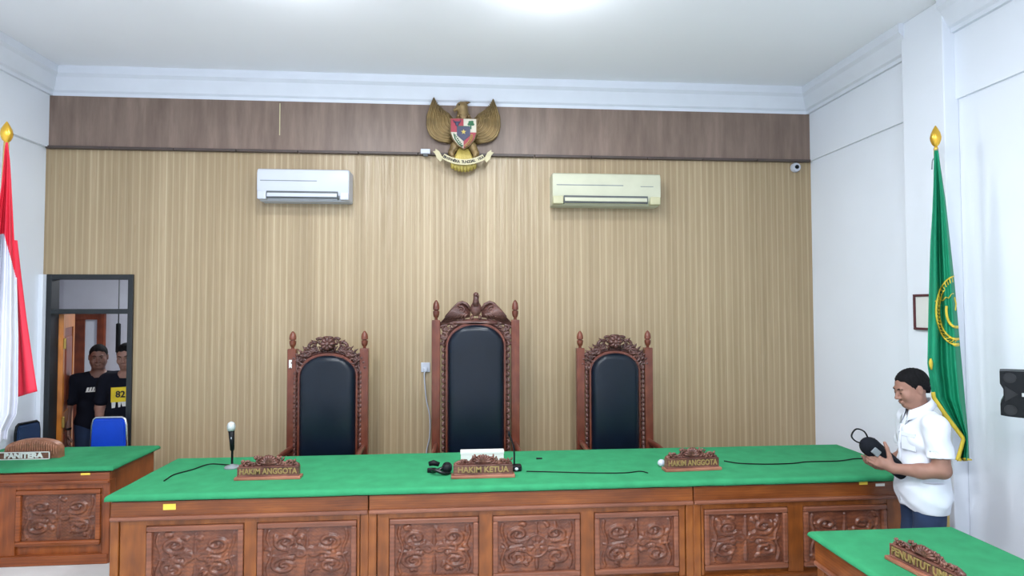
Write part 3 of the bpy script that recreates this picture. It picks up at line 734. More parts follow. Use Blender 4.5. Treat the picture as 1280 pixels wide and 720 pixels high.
# ================================================================== THRONES
def arch(w, z0, zs, ztop, n=18):
    """arched outline: straight sides from z0 to zs, then a round-shouldered arch up to ztop"""
    pts = [(-w, z0), (-w, zs)]
    for k in range(1, n):
        a = PI - PI * k / n; c, s = math.cos(a), math.sin(a)
        pts.append((w * math.copysign(abs(c) ** .92, c), zs + (ztop - zs) * s ** .92))
    return pts + [(w, zs), (w, z0)]
def throne(label, px_l, px_r, py_post, py_fin, py_pad, padw, big, yb=-.45):
    s = aty(px_l, py_post, yb); e = aty(px_r, py_post, yb); cx_ = (s.x + e.x) / 2; W = (e.x - s.x) / 2
    t = thing('throne_chair', label, 'chair', (cx_, yb, DAIS), 0, 'carved thrones behind the judges bench')
    zp = s.z - DAIS; zf = aty(px_l, py_fin, yb).z - DAIS; zpad = aty((px_l + px_r) / 2, py_pad, yb).z - DAIS
    pw = .036; ww = padw / 2
    for sx in (-1, 1):
        x = sx * (W - pw)
        po = obj('post', bx(x - pw, x + pw, -.035, .035, 0, zp, .006), M['throne'], t)
        h = zf - zp
        pr = [(.014, 0), (.013, h * .1), (.022, h * .16), (.028, h * .3), (.029, h * .44), (.018, h * .46), (.018, h * .49), (.029, h * .52), (.029, h * .66), (.024, h * .82), (.012, h * .95), (.003, h)]
        f = obj('finial', lathe(BM(), [(r, z + zp) for r, z in pr], 18, (x, 0, 0)), M['throne'], po, auto=50)
    # arched frame holding the pad
    zs = zpad - ww * .78; out = arch(ww + .015, .45, zs, zpad + .02); inn = arch(ww - .005, .45, zs, zpad - .004)
    bm = BM(); n = len(out)
    vo = [[bm.verts.new((p[0], y, p[1])) for p in out] for y in (-.03, .03)]; vi = [[bm.verts.new((p[0], y, p[1])) for p in inn] for y in (-.03, .03)]
    for k in range(n - 1):
        bm.faces.new((vo[0][k], vo[0][k + 1], vi[0][k + 1], vi[0][k])); bm.faces.new((vo[1][k], vo[1][k + 1], vi[1][k + 1], vi[1][k]))
        bm.faces.new((vo[0][k], vo[0][k + 1], vo[1][k + 1], vo[1][k])); bm.faces.new((vi[0][k], vi[0][k + 1], vi[1][k + 1], vi[1][k]))
    obj('arched_frame', bm, M['throne'], t, auto=45)
    # padded back: domed surface
    bm = BM(); NX, NZ = 22, 46; o2 = arch(ww, .47, zs, zpad); g = []
    for i in range(NZ + 1):
        z = .47 + (zpad - .47) * (1 - (1 - i / NZ) ** 1.6); hw_ = ww
        if z > zs: hw_ = ww * max(0.004, (1 - ((z - zs) / (zpad - zs)) ** 2.1)) ** .47
        row = []
        for j in range(NX + 1):
            u = -1 + 2 * j / NX; ed = min(1, (1 - abs(u)) * hw_ / .05, (zpad - z) / .05, (z - .47) / .05)
            ed = max(0, ed); row.append(bm.verts.new((u * hw_, -.03 - .05 * math.sqrt(1 - (1 - ed) ** 2) - .012 * (1 - u * u), z)))
        g.append(row)
    for i in range(NZ):
        for j in range(NX): bm.faces.new((g[i][j], g[i][j + 1], g[i + 1][j + 1], g[i + 1][j]))
    bb = [bm.verts.new((v.co.x, .02, v.co.z)) for v in ([r[0] for r in g] + [r[-1] for r in g[::-1]])]
    ff = [r[0] for r in g] + [r[-1] for r in g[::-1]]
    for k in range(len(bb)): bm.faces.new((ff[k], ff[(k + 1) % len(ff)], bb[(k + 1) % len(bb)], bb[k])) if ff[k] is not ff[(k + 1) % len(ff)] else None
    bm.faces.new(bb)
    obj('backrest_pad', bm, M['leather'], t, smooth=True)
    # scalloped strips either side of the pad
    for sx in (-1, 1):
        bm = BM(); x = sx * (ww + .022); nsc = 20
        for k in range(nsc):
            z = .5 + (zs - .44) * k / nsc
            tube(bm, [(x + sx * .0, -.02, z), (x + sx * .018, -.028, z + .012), (x + sx * .02, -.024, z + .03), (x + sx * .002, -.02, z + .042)], [.010, .015, .013, .008], 6)
        box(bm, x - .009, x + .004, -.018, .018, .46, zs + .05)
        obj('scalloped_strip', bm, M['throne_carve'], t, smooth=True)
    # crest
    bm = BM(); ix = W - 2 * pw
    def vol(cx2, cz, r, turns, a0, sg, th, yy=-.02):
        sp = spiral(cx2, cz, r, turns, a0, sg, 24)
        for s2 in (-1, 1): tube(bm, [(s2 * x, yy, z) for x, z, q in sp], [th * 1.35 * q for x, z, q in sp], 7)
    def leaf(x, z, a, L, th):
        for s2 in (-1, 1):
            tube(bm, [(s2 * x, -.02, z), (s2 * (x + math.sin(a) * L * .5), -.034, z + math.cos(a) * L * .5), (s2 * (x + math.sin(a + .3) * L), -.02, z + math.cos(a + .3) * L)], [th * .5, th, th * .2], 6)
    top = zpad + .03
    for s2 in (-1, 1):      # pierced shoulders joining arch and post
        tube(bm, spline([(s2 * (ix + .006), -.01, zs + .02), (s2 * (ww + .03), -.012, zs + .05), (s2 * (ww + .035), -.012, zs + .1)], 5), .014, 7)
        tube(bm, spline([(s2 * (ix + .006), -.01, zpad - .02), (s2 * (ix - .03), -.012, zpad - .0), (s2 * (ww * .9), -.012, zpad + .02)], 5), .015, 7)
    tube(bm, [(s2_ * 1.0, -.0, z_) for s2_, z_ in arch(ww + .028, zs, zs, zpad + .032)[1:-1]], .014, 7)
    if not big:
        for q in range(9):                                   # scrolls following the arch
            a = math.radians(8 + q * 9.5); rr = ww + .045
            x = rr * abs(math.cos(a)) ** .8; z = zs + (zpad - zs + .05) * math.sin(a) ** .8
            vol(x, z + .005, .028 - .0008 * q, 1.2, a, -1 if q % 2 else 1, .0095)
            leaf(x + .01, z + .02, 1.2 - a, .05, .011)
        vol(ww * .52, top + .035, .05, 1.4, 2.2, -1, .012); vol(ww * .88, zpad - .045, .045, 1.4, 2.2, -1, .011); vol(ww * .72, zpad + .01, .03, 1.3, .4, 1, .011); vol(ix - .03, zs + .055, .03, 1.3, 1.2, 1, .01)
        vol(ww * .28, top + .085, .035, 1.2, .5, 1, .011)
        for x, z, a in ((.1, .09, .5), (.145, .045, .9), (.2, -.02, .8), (.05, .03, .3), (.235, -.07, .6)): leaf(x, top + z - .03, a, .06, .013)
        bm2 = BM(); ball(bm2, (0, -.03, top + .07), (.062, .035, .06), 16, 12)
        for q in range(8):
            a = q * PI / 4; tube(bm2, [(0, -.06, top + .07), (.04 * math.cos(a), -.07, top + .07 + .04 * math.sin(a)), (.066 * math.cos(a), -.04, top + .07 + .062 * math.sin(a))], [.008, .018, .008], 6)
        ball(bm2, (0, -.074, top + .07), (.02, .012, .02)); ball(bm2, (0, -.03, top + .125), (.045, .02, .012))
        obj('rosette', bm2, M['throne_carve'], t, smooth=True)
    else:
        for q in range(9):
            a = math.radians(12 + q * 9); rr = ww + .045
            x = rr * abs(math.cos(a)) ** .8; z = zs + (zpad - zs + .04) * math.sin(a) ** .8
            vol(x, z, .026, 1.2, a, -1 if q % 2 else 1, .009)
        vol(ix - .03, zs + .09, .036, 1.3, 1.2, 1, .011); vol(ix - .045, zs + .16, .03, 1.3, 2.2, -1, .01)
        prism(bm, [(-ix * 1.0, top - .005), (-ix * .5, top + .012), (0, top + .03), (ix * .5, top + .012), (ix, top - .005), (ix, top - .03), (-ix, top - .03)], -.03, .02, .006)
        bm2 = BM()
        # eagle: body, neck, head, beak, two outspread wings
        ball(bm2, (0, -.03, top + .11), (.05, .035, .065)); tube(bm2, [(0, -.03, top + .13), (0, -.034, top + .19), (.003, -.04, top + .225)], [.038, .026, .026], 10)
        ball(bm2, (.0, -.042, top + .232), (.025, .028, .024)); tube(bm2, [(.01, -.06, top + .232), (.022, -.078, top + .222), (.024, -.08, top + .21)], [.012, .008, .002], 7)
        tube(bm2, [(-.03, -.03, top + .05), (-.035, -.045, top + .02)], [.015, .008], 6); tube(bm2, [(.03, -.03, top + .05), (.035, -.045, top + .02)], [.015, .008], 6)
        obj('eagle', bm2, M['throne_carve'], t, smooth=True)
        for s2 in (-1, 1):
            bm2 = BM()
            P0 = [(.045, .10), (.08, .15), (.12, .168), (.155, .155), (.21, .10), (.265, .04), (ix + .0, -.008), (ix - .06, -.012), (.14, .02), (.05, .035)]
            prism(bm2, [(s2 * x, top + z) for x, z in P0], -.035, -.01, .004)
            for f_ in range(9):
                u = f_ / 8; x0_ = .07 + .07 * u; z0_ = .07 + .075 * u; x1_ = .1 + (ix - .12) * (u ** .8); z1_ = .022 - .02 * u
                tube(bm2, [(s2 * x0_, -.04, top + z0_), (s2 * (x0_ * .5 + x1_ * .5 + .008), -.048, top + (z0_ + z1_) * .5 + .006), (s2 * x1_, -.036, top + z1_)], [.012, .014, .005], 6)
            tube(bm2, [(s2 * x, -.038, top + z) for x, z in P0[:6]], [.012, .014, .014, .013, .012, .008], 7)
            sp = spiral(.13, .10, .034, 1.5, 1, 1, 22)
            tube(bm2, [(s2 * x, -.05, top + z) for x, z, q in sp], [.011 * q for x, z, q in sp], 6)
            obj('eagle_wing', bm2, M['throne_carve'], t, smooth=True)
    obj('crest_carving', bm, M['throne_carve'], t, smooth=True)
    # side rails tying posts and frame, seat, arms, legs
    bm = BM(); box(bm, -W + pw, W - pw, -.025, .025, .40, .47, .005)
    obj('back_rail', bm, M['throne'], t)
    bm = BM(); box(bm, -W + .03, W - .03, -.44, -.03, .33, .40, .008); obj('seat_frame', bm, M['throne'], t)
    bm = BM(); box(bm, -W + .05, W - .05, -.43, -.05, .40, .48, .03, 4); obj('seat', bm, M['leather'], t, smooth=True)
    for sx in (-1, 1):
        x = sx * (W - pw)
        pts = spline([(x, -.02, .655), (x, -.2, .66), (x + sx * .008, -.34, .655), (x + sx * .02, -.40, .65)], 6)
        obj('armrest', tube(BM(), pts, [.026] * (len(pts) - 3) + [.028, .026, .018], 10, .8), M['throne'], t, smooth=True)
        obj('arm_support', lathe(BM(), [(.03, .40), (.022, .44), (.032, .5), (.02, .55), (.028, .60), (.03, .635)], 14, (x, -.36, 0)), M['throne'], t, auto=40)
        obj('leg', bx(x - .035, x + .035, -.43, -.36, 0, .34, .006), M['throne'], t)
    return t
th = throne('carved wooden throne with rosette crest and black back, behind the standing microphone', 360.5, 461, 436, 414, 444, .47, False)
p = aty(363, 455, -.487); o = obj('tag_sticker', bx(-.012, .012, -.002, 0, -.035, .035), M['paper'], th); o.location = (p.x - th.location.x, -.037, p.z - DAIS); o['label'] = 'small white tag on the post'
o.name = 'paper_tag'
throne('tallest carved wooden throne with spread eagle crest at the centre of the bench', 540, 649, 400, 375, 406, .49, True)
throne('carved wooden throne with rosette crest to the right of the eagle throne', 720, 814.5, 435, 413.5, 441, .43, False)

# ================================================================== WALL FITTINGS
def split_ac(label, x0p, x1p, y0p, y1p, body, corner, dep=.2):
    a = aty(x0p, (y0p + y1p) / 2, -dep); b = aty(x1p, (y0p + y1p) / 2, -dep)
    zt_, zb_ = aty((x0p + x1p) / 2, y0p, -dep).z, aty((x0p + x1p) / 2, y1p, -dep).z
    cx_ = (a.x + b.x) / 2; w = (b.x - a.x) / 2; h = zt_ - zb_
    t = thing('air_conditioner', label, 'air conditioner', (cx_, 0, zb_), 0, 'wall air conditioners')
    def shell(w, y_in, f=1):
        return [(0, 0), (-dep * .62, 0), (-dep * .92, h * .16), (-dep, h * .34), (-dep, h * .85), (-dep * .95, h * .97), (-dep * .88, h), (0, h)]
    pr = shell(w, 0); bm = BM()
    for s0, s1 in ((-w, w),):
        A = [bm.verts.new((s0, y, z)) for y, z in pr]; B = [bm.verts.new((s1, y, z)) for y, z in pr]; n = len(pr)
        bm.faces.new(A); bm.faces.new(B[::-1])
        for i in range(n): bm.faces.new((A[i], A[(i + 1) % n], B[(i + 1) % n], B[i]))
        bmesh.ops.bevel(bm, geom=[e for e in bm.edges if e.is_boundary is False and abs(e.verts[0].co.x - e.verts[1].co.x) < 1e-6], offset=.006, segments=2, affect='EDGES')
    obj('housing', bm, body, t, auto=35)
    obj('panel_seam', bx(-w * .93, w * .3, -dep - .0015, -dep + .003, h * .60, h * .628), M['grey_plastic'], t)
    if corner is not body: obj('panel_seam', bx(w * .62, w * .86, -dep - .0015, -dep + .003, h * .58, h * .6), M['grey_plastic'], t)
    obj('air_outlet', bx(-w * .8, w * .76, -dep * 1.0 + .002, -dep * .5, h * .05, h * .29, .004), M['dark_gap'], t)
    fl = BM(); bmf = box(fl, -w * .78, w * .74, -.004, .004, -h * .075, h * .055, .003)
    o = obj('flap', bmf, body, t); o.location = (0, -dep - .002, h * .17); o.rotation_euler = (math.radians(-18), 0, 0)
    o = obj('lower_flap', bx(-w * .78, w * .74, -.004, .004, -h * .03, h * .03, .003), corner, t); o.location = (0, -dep * .9, h * .06)
    for s2 in (-1, 1): obj('corner_cover', bx(s2 * w * .9 - w * .096, s2 * w * .9 + w * .096, -dep - .002, -dep * .4, h * .02, h * .27, .01, 3), corner, t)
    return t
split_ac('white split air conditioner high on the tan wall to the left of the eagle emblem', 321, 436, 211, 250, M['white_plastic'], M['white_plastic'])
ac = split_ac('yellowed split air conditioner high on the tan wall to the right of the eagle emblem', 691, 826, 216.5, 256, M['cream_plastic'], M['cream_dark'])
# small white sensor box near the ledge, outlet with cable, corner camera
p = aty(532, 190, -.05)
t = thing('wifi_sensor', 'small white box under the brown ledge left of the eagle emblem', 'sensor', (p.x, -.045, p.z))
obj('case', bx(-.045, .045, -.04, .045, -.022, .022, .006), M['white_plastic'], t); obj('lens', bx(-.022, .024, -.035, .0, -.045, -.022, .005), M['dark_gap'], t)
p = aty(993, 210, 0)
t = thing('security_camera', 'round white security camera in the upper right corner of the tan wall', 'camera', (p.x, 0, p.z))
obj('mount', lathe(BM(), [(.045, 0), (.048, -.015), (.046, -.03), (.04, -.045)], 24, axis='Y'), M['white_plastic'], t, auto=40)
obj('lens', lathe(BM(), [(.02, -.04), (.02, -.052), (.012, -.056)], 16, axis='Y'), M['black'], t, auto=40)
p = aty(532, 459, 0)
t = thing('wall_outlet', 'white wall socket with a plug left of the tallest throne', 'socket', (p.x, 0, p.z))
obj('face_plate', bx(-.042, .042, -.012, 0, -.045, .045, .004), M['white_plastic'], t); obj('plug', bx(-.018, .018, -.045, -.01, -.04, 0, .008, 3), M['white_plastic'], t)
ca, cb, cc, cd = aty(531, 464, -.035), aty(533, 500, -.02), aty(537, 520, -.02), aty(533, 566, -.02)
cable([ca, (ca.x - .004, -.04, ca.z - .06), cb, cc, aty(537, 545, -.02), cd, (cd.x, -.02, .5)], .006, M['white_plastic'], 'power_cord', 'white power cord hanging down the wall from the socket', 'cord')
# framed picture on the pillar
pa, pb = atx(1144, 368, 3.352), atx(1144, 412, 3.352)
pc2 = atx(1172, 368, 3.352)
t = thing('wall_picture', 'small dark red framed picture on the pillar behind the green flag', 'picture', (3.352, (pa.y + pc2.y) / 2, pb.z))
hy, hz = abs(pa.y - pc2.y) / 2, pa.z - pb.z
bm = BM(); fw = .018
for a, b, c, d in ((-hy, hy, hz - fw, hz), (-hy, hy, 0, fw), (-hy, -hy + fw, fw, hz - fw), (hy - fw, hy, fw, hz - fw)): box(bm, -.022, 0, a, b, c, d, .003)
obj('picture_frame', bm, M['redframe'], t); obj('picture_sheet', bx(-.012, 0, -hy + fw, hy - fw, fw, hz - fw), M['paper'], t)

# ================================================================== GARUDA EMBLEM
E0 = aty(579.5, 168, -.06); K = aty(678, 168, -.06).x - E0.x; K /= 98.5
def g(px, py): return ((px - 579.5) * K, (168 - py) * K)
em = thing('eagle_emblem', 'bronze eagle emblem with red and white shield and lettered ribbon on the brown band', 'emblem', (E0.x, -.075, E0.z))
for s2 in (-1, 1):
    bm = BM(); G = lambda x, z: (s2 * x, z)
    tipx, tipz = g(617.5, 122); outl = [g(591, 150), g(598, 142), g(606, 137), g(612, 131), g(616, 122.5), g(620, 132), g(625, 145), g(625.5, 158), g(621, 169), g(611, 176), g(598, 180), g(589, 178)]
    prism(bm, [G(*q) for q in outl], -.0, .035, .004)
    for f_ in range(13):
        u = f_ / 12
        a0 = Vector(g(590 + 4 * u, 160 + 18 * u)); a2 = Vector(g(597 + 19.5 * u, 143 - 19 * u ** 1.3)); a1 = Vector(g(600 + 38 * u, 158 + 24 * u))
        pts = [(s2 * ((1 - t) ** 2 * a0.x + 2 * t * (1 - t) * a1.x + t * t * a2.x), -.008 - .012 * math.sin(t * 3.1) - .006 * (f_ % 2), (1 - t) ** 2 * a0.y + 2 * t * (1 - t) * a1.y + t * t * a2.y) for t in np.linspace(0, 1, 10)]
        tube(bm, pts, [.012, .014, .015, .016, .016, .015, .014, .011, .008, .003], 6)
    for r_ in range(5):
        for c_ in range(5):
            q = g(592 + c_ * 4.6, 152 + r_ * 5.5 - c_ * 1.0); ball(bm, (s2 * q[0], -.018, q[1]), (.017, .012, .014), 8, 6)
    obj('wing', bm, M['bronze'], em, smooth=True)
v = Vox((-.2, -.12, -.3), (.2, .06, .35), .005)
h0 = g(578, 137)
v.ell((0, 0, g(0, 160)[1]), (.11, .05, .13), .02); v.cap((0, -.02, g(0, 150)[1]), (h0[0], -.03, h0[1]), .06, .048, .02)
v.ell((h0[0] - .005, -.035, h0[1] + .012), (.055, .045, .045), .02)
bk = g(569, 141); v.cap((bk[0] + .02, -.05, bk[1] + .015), (bk[0] - .005, -.06, bk[1] - .0), .022, .012, .012); v.cap((bk[0] - .005, -.06, bk[1]), (bk[0] + .002, -.06, bk[1] - .025), .012, .004, .006)
for s2 in (-1, 1):     # legs
    v.chain([(s2 * .08, -.01, -.12), (s2 * .115, -.03, -.19), (s2 * .10, -.05, -.235)], [.045, .028, .016], .02)
    for q in (-.02, 0, .02): v.cap((s2 * .10, -.055, -.235), (s2 * .10 + q, -.075, -.262), .01, .006, .006)
v.build('body', M['bronze'], em)
bm = BM()
for k in range(7):      # crest tuft and neck feathers
    a = -.9 + .3 * k; tube(bm, [(h0[0] + .01 + .02 * a, -.02, h0[1] + .04), (h0[0] + .02 + .04 * a, -.03, h0[1] + .055), (h0[0] + .05 + .03 * a, -.01, h0[1] + .062)], [.012, .01, .003], 6)
for r_ in range(3):
    for k in range(5): ball(bm, (-.05 + .025 * k, -.07, .09 + r_ * .03), (.014, .01, .018), 8, 6)
obj('neck_feathers', bm, M['bronze_d'], em, smooth=True)
bm = BM(); ball(bm, (h0[0] - .03, -.078, h0[1] + .015), .008, 8, 6); obj('eagle_eye', bm, M['ink'], em)
bm = BM()               # tail fan
for k in range(8):
    a = -1 + 2 * k / 7; tube(bm, [(.02 * a, -.01, -.13), (.055 * a, -.03, -.22), (.10 * a, -.03, -.33 + .02 * a * a), (.108 * a, -.02, -.37 + .03 * a * a)], [.02, .026, .027, .01], 7)
obj('tail', bm, M['olive'], em, smooth=True)
# shield with five fields
sw, sz1, sz0 = .118, g(0, 153)[1], g(0, 189)[1]; szm = g(0, 169.5)[1]
def shp(): return [(-sw, sz1), (sw, sz1), (sw, szm), (sw * .82, szm - .06), (sw * .45, szm - .115), (0, sz0 - .0), (-sw * .45, szm - .115), (-sw * .82, szm - .06), (-sw, szm)]
bm = BM(); prism(bm, [(x * 1.08, (z - szm) * 1.06 + szm) for x, z in shp()], -.085, -.05, .006); sh = obj('shield', bm, M['bronze_d'], em)
def field(pts, m, nm): b = BM(); prism(b, pts, -.094, -.082, .002); return obj(nm, b, m, sh)
field([(-sw, szm), (0, szm), (0, sz1), (-sw, sz1)], M['shred'], 'bull_field'); field([(0, szm), (sw, szm), (sw, sz1), (0, sz1)], M['shwhite'], 'tree_field')
field([(-sw, szm), (-sw * .82, szm - .06), (-sw * .45, szm - .115), (0, sz0), (0, szm)], M['shwhite'], 'rice_field'); field([(sw, szm), (0, szm), (0, sz0), (sw * .45, szm - .115), (sw * .82, szm - .06)], M['shred'], 'chain_field')
b = BM(); prism(b, [(-.062, szm + .052), (.062, szm + .052), (.062, szm - .03), (0, szm - .085), (-.062, szm - .03)], -.102, -.09, .003); obj('star_field', b, M['shblack'], sh)
b = BM(); st = [((.026 if k % 2 == 0 else .011) * math.sin(k * PI / 5), szm + .0 + (.026 if k % 2 == 0 else .011) * math.cos(k * PI / 5)) for k in range(10)]; prism(b, st, -.106, -.10); obj('star', b, M['olive'], sh)
b = BM(); box(b, -.06, .06, -.097, -.088, szm + .045, szm + .058)
for q in ((.052, .075), (.068, .085), (.085, .075), (.06, .095), (.078, .097)): ball(b, (q[0], -.096, szm + q[1]), (.016, .006, .013), 8, 6)
box(b, .062, .074, -.099, -.092, szm + .03, szm + .07); obj('banyan_tree', b, M['shgreen'], sh)
b = BM(); ball(b, (-.06, -.097, szm + .078), (.018, .008, .024), 10, 8); tube(b, [(-.095, -.097, szm + .112), (-.085, -.097, szm + .092), (-.06, -.097, szm + .094), (-.035, -.097, szm + .092), (-.025, -.097, szm + .112)], [.003, .007, .008, .007, .003], 6); obj('bull_head', b, M['shblack'], sh, smooth=True)
b = BM(); tube(b, [(-.09, -.096, szm - .015), (-.08, -.097, szm - .06), (-.045, -.097, szm - .11), (-.012, -.096, szm - .135)], .005, 6)
for k in range(7): ball(b, (-.078 + .011 * k, -.098, szm - .03 - .016 * k), (.008, .005, .006), 8, 5)
obj('rice_sprig', b, M['shgreen'], sh, smooth=True)
b = BM()
for k in range(8):
    u = k / 7; cx_, cz_ = .075 - .055 * u * u, szm - .03 - .095 * u
    tube(b, [(cx_ + .011 * math.cos(a), -.097, cz_ + .009 * math.sin(a)) for a in np.linspace(0, 6.3, 9)], .003, 5)
obj('chain', b, M['olive'], sh, smooth=True)
# ribbon with motto
def rib(u): return Vector((u * .19, -.085 - .01 * math.cos(u * 1.5), -.292 + .055 * u * u))
bm = BM(); N = 30; gr = []
for i in range(N + 1):
    u = -1 + 2 * i / N; c = rib(u); tn = (rib(u + .01) - rib(u - .01)).normalized(); nn = Vector((-tn.z, 0, tn.x))
    gr.append([bm.verts.new(c + nn * w_ + Vector((0, yy, 0))) for w_, yy in ((-.026, 0), (.026, 0), (.026, .012), (-.026, .012))])
for a, b2 in zip(gr, gr[1:]):
    for k in range(4): bm.faces.new((a[k], a[(k + 1) % 4], b2[(k + 1) % 4], b2[k]))
bm.faces.new(gr[0]); bm.faces.new(gr[-1])
for s2 in (-1, 1): 
    pts = [(s2 * x, z) for x, z in ((.18, -.245), (.20, -.235), (.225, -.19), (.26, -.165), (.262, -.185), (.285, -.19), (.262, -.215), (.25, -.25), (.215, -.285), (.20, -.27))]
    prism(bm, pts, -.07, -.055, .002)
rb = obj('ribbon', bm, M['ribbon'], em)
b = BM(); s = 'BHINNEKA TUNGGAL IKA'
for i, ch in enumerate(s):
    if ch == ' ': continue
    u = -.93 + 1.86 * i / (len(s) - 1); c = rib(u); tn = (rib(u + .01) - rib(u - .01)).normalized(); an_ = math.atan2(tn.z, tn.x)
    text_bm(b, ch, .036, .002, Matrix.Translation(c + Vector((0, -.002, 0))) @ Matrix.Rotation(-an_, 4, 'Y') @ STAND, bold=.001)
obj('motto', b, M['ink'], rb)

# ================================================================== FLAGS
def interp(tab, v):
    for (a, x), (b, y) in zip(tab, tab[1:]):
        if a <= v <= b: return x + (y - x) * (v - a) / (b - a)
    return tab[0][1] if v < tab[0][0] else tab[-1][1]
def finial_prof(z, s=1): return [(.014 * s, z), (.02 * s, z + .015), (.012 * s, z + .03), (.03 * s, z + .045), (.042 * s, z + .07), (.046 * s, z + .09), (.038 * s, z + .12), (.02 * s, z + .15), (.003, z + .172)]
# --- green flag on the right
YG = -1.93; pt = aty(1170, 190, YG); ztop = aty(1170, 187, YG).z
fl = thing('flag_stand', 'gold flag pole with bud finial standing by the right pillar', 'flag pole', (pt.x + .012, YG, 0))
obj('pole', tube(BM(), [(0, 0, .05), (0, 0, 1.6), (-.012, 0, ztop + .01)], .014, 14), M['poletan'], fl, smooth=True)
obj('finial', lathe(BM(), finial_prof(ztop - .01, .72), 20, (-.012, 0, 0)), M['goldmetal'], fl, auto=40)
obj('base', lathe(BM(), [(.12, 0), (.12, .02), (.09, .035), (.04, .06), (.025, .12), (.018, .16)], 28), M['goldmetal'], fl, auto=40)
obj('tie_cord', tube(BM(), spline([(-.012, -.016, ztop - .0), (-.03, -.02, ztop - .05), (-.055, -.02, ztop - .08), (-.062, -.02, ztop - .14)], 5), .004, 5), M['grey_plastic'], fl, smooth=True)
LT_ = [(188, 1168), (230, 1167), (300, 1163.5), (400, 1161), (455, 1160), (497, 1166), (520, 1182), (548, 1203), (560, 1200), (576, 1195)]
RT_ = [(188, 1173), (210, 1176), (250, 1182), (350, 1193), (430, 1200), (540, 1210), (572, 1211.5), (576, 1211.5)]
def gp(u, py):
    l, r = interp(LT_, py), interp(RT_, py); px = l + (r - l) * u; a = min(1, (py - 185) / 120)
    fold = .035 * math.sin(u * 9.5 + .8) * a + .018 * math.sin(u * 21 + py * .006) * a
    return aty(px, py, YG - .08 - fold)
bm = BM(); NU, NV = 40, 90; rows = []
for i in range(NV + 1):
    py = 188 + (575 - 188) * i / NV; rows.append([bm.verts.new(gp(j / NU, py)) for j in range(NU + 1)])
for i in range(NV):
    for j in range(NU): bm.faces.new((rows[i][j], rows[i + 1][j], rows[i + 1][j + 1], rows[i][j + 1]))
fg = obj('green_flag', bm, M['flag_green'], None, smooth=True); tag(fg, 'green court flag with gold round emblem and gold fringe hanging behind the man', 'flag')
sm = fg.modifiers.new('thickness', 'SOLIDIFY'); sm.thickness = .004
bm = BM()
tube(bm, [gp(.0, y_) + Vector((0, -.008, 0)) for y_ in np.linspace(490, 575, 34)], .014, 6, .5)
tube(bm, [gp(u, 574) + Vector((0, -.006, 0)) for u in np.linspace(0, 1, 8)], .013, 6, .5)
tube(bm, [gp(.05, y_) + Vector((0, -.008, 0)) for y_ in np.linspace(448, 462, 4)], [.006, .014, .012, .005], 6, .5)
obj('gold_fringe', bm, M['flag_gold'], fg, smooth=True)
def gpx(px, py):      # point on the flag surface below image position, from the flag's own outline table
    l, r = interp(LT_, py), interp(RT_, py); u = (px - l) / (r - l)
    return (gp(u, py) + (CAM - gp(u, py)).normalized() * .011) if -.01 <= u <= .985 else None
def embroider(bm, pts, r):
    seg = []
    for q in pts:
        w_ = gpx(*q)
        if w_ is None:
            if len(seg) > 1: tube(bm, seg, r, 5, .4)
            seg = []
        else: seg.append(w_)
    if len(seg) > 1: tube(bm, seg, r, 5, .4)
bm = BM(); ex_, ey_ = 1196, 388
def ring(rx, ry, a0, a1, n=60): return [(ex_ + rx * math.cos(a), ey_ + ry * math.sin(a)) for a in np.linspace(a0, a1, n)]
embroider(bm, ring(26, 43, 1.2, 5.2), .012); embroider(bm, ring(22, 36, 1.0, 3.9), .009); embroider(bm, ring(13, 21, .9, 3.4), .010)
embroider(bm, [(1169 + k * 1.2, 376 - 8 * (k / 18) ** 2 + 1.5 * math.sin(k)) for k in range(20)], .004)
for k in range(12):
    a = 3.45 + k * .13; embroider(bm, [(ex_ + rr * math.cos(a), ey_ + rr * 1.6 * math.sin(a)) for rr in (22.5, 24, 26)], .004)
for k in range(16):
    a = 1.5 + k * .13; embroider(bm, [(ex_ + rr * math.cos(a + .06 * (rr - 22)), ey_ + rr * 1.6 * math.sin(a + .06 * (rr - 22))) for rr in (22, 24, 26.5)], .004)
embroider(bm, [(1193, 372), (1195, 380), (1194, 388)], .008)
obj('gold_emblem', bm, M['flag_gold'], fg, smooth=True)
# --- red and white flag on the left
YW = -1.45; q = aty(8, 180, YW); zt_ = q.z; xb = aty(-18, 600, YW).x
fl = thing('flag_stand', 'gold flag pole with bud finial at the left edge beside the red and white flag', 'flag pole', (xb, YW, DAIS))
obj('pole', tube(BM(), [(0, 0, .05), ((q.x - xb) * .5, 0, (zt_ - DAIS) * .5), (q.x - xb, 0, zt_ - DAIS + .01)], .016, 14), M['poletan'], fl, smooth=True)
obj('finial', lathe(BM(), finial_prof(zt_ - DAIS - .02, .78), 20, (q.x - xb, 0, 0)), M['goldmetal'], fl, auto=40)
obj('base', lathe(BM(), [(.15, 0), (.15, .02), (.1, .035), (.04, .06), (.025, .12), (.02, .16)], 28), M['goldmetal'], fl, auto=40)
bm = BM(); LW_ = [(178, 7), (230, 2), (300, -8), (400, -22), (560, -30)]; RW_ = [(178, 9.5), (200, 12), (300, 17), (345, 20), (420, 22), (500, 21.5), (518, 20), (538, 9), (553, 7.5), (565, 5)]
def wp(u, py, back=0):
    l, r = interp(LW_, py), interp(RW_, py); px = l + (r - l) * u; a = min(1, (py - 178) / 120)
    fold = .03 * math.sin(u * 10 + 1) * a + .02 * math.sin(u * 23 + py * .004) * a
    return aty(px, py, YW - .085 - fold + back)
rows = []
for i in range(261):
    rows.append([bm.verts.new(wp(j / 60, 178 + (552 + 4 * math.sin(j * .2) - 178 + (60 - j) * .3) * i / 260)) for j in range(61)])
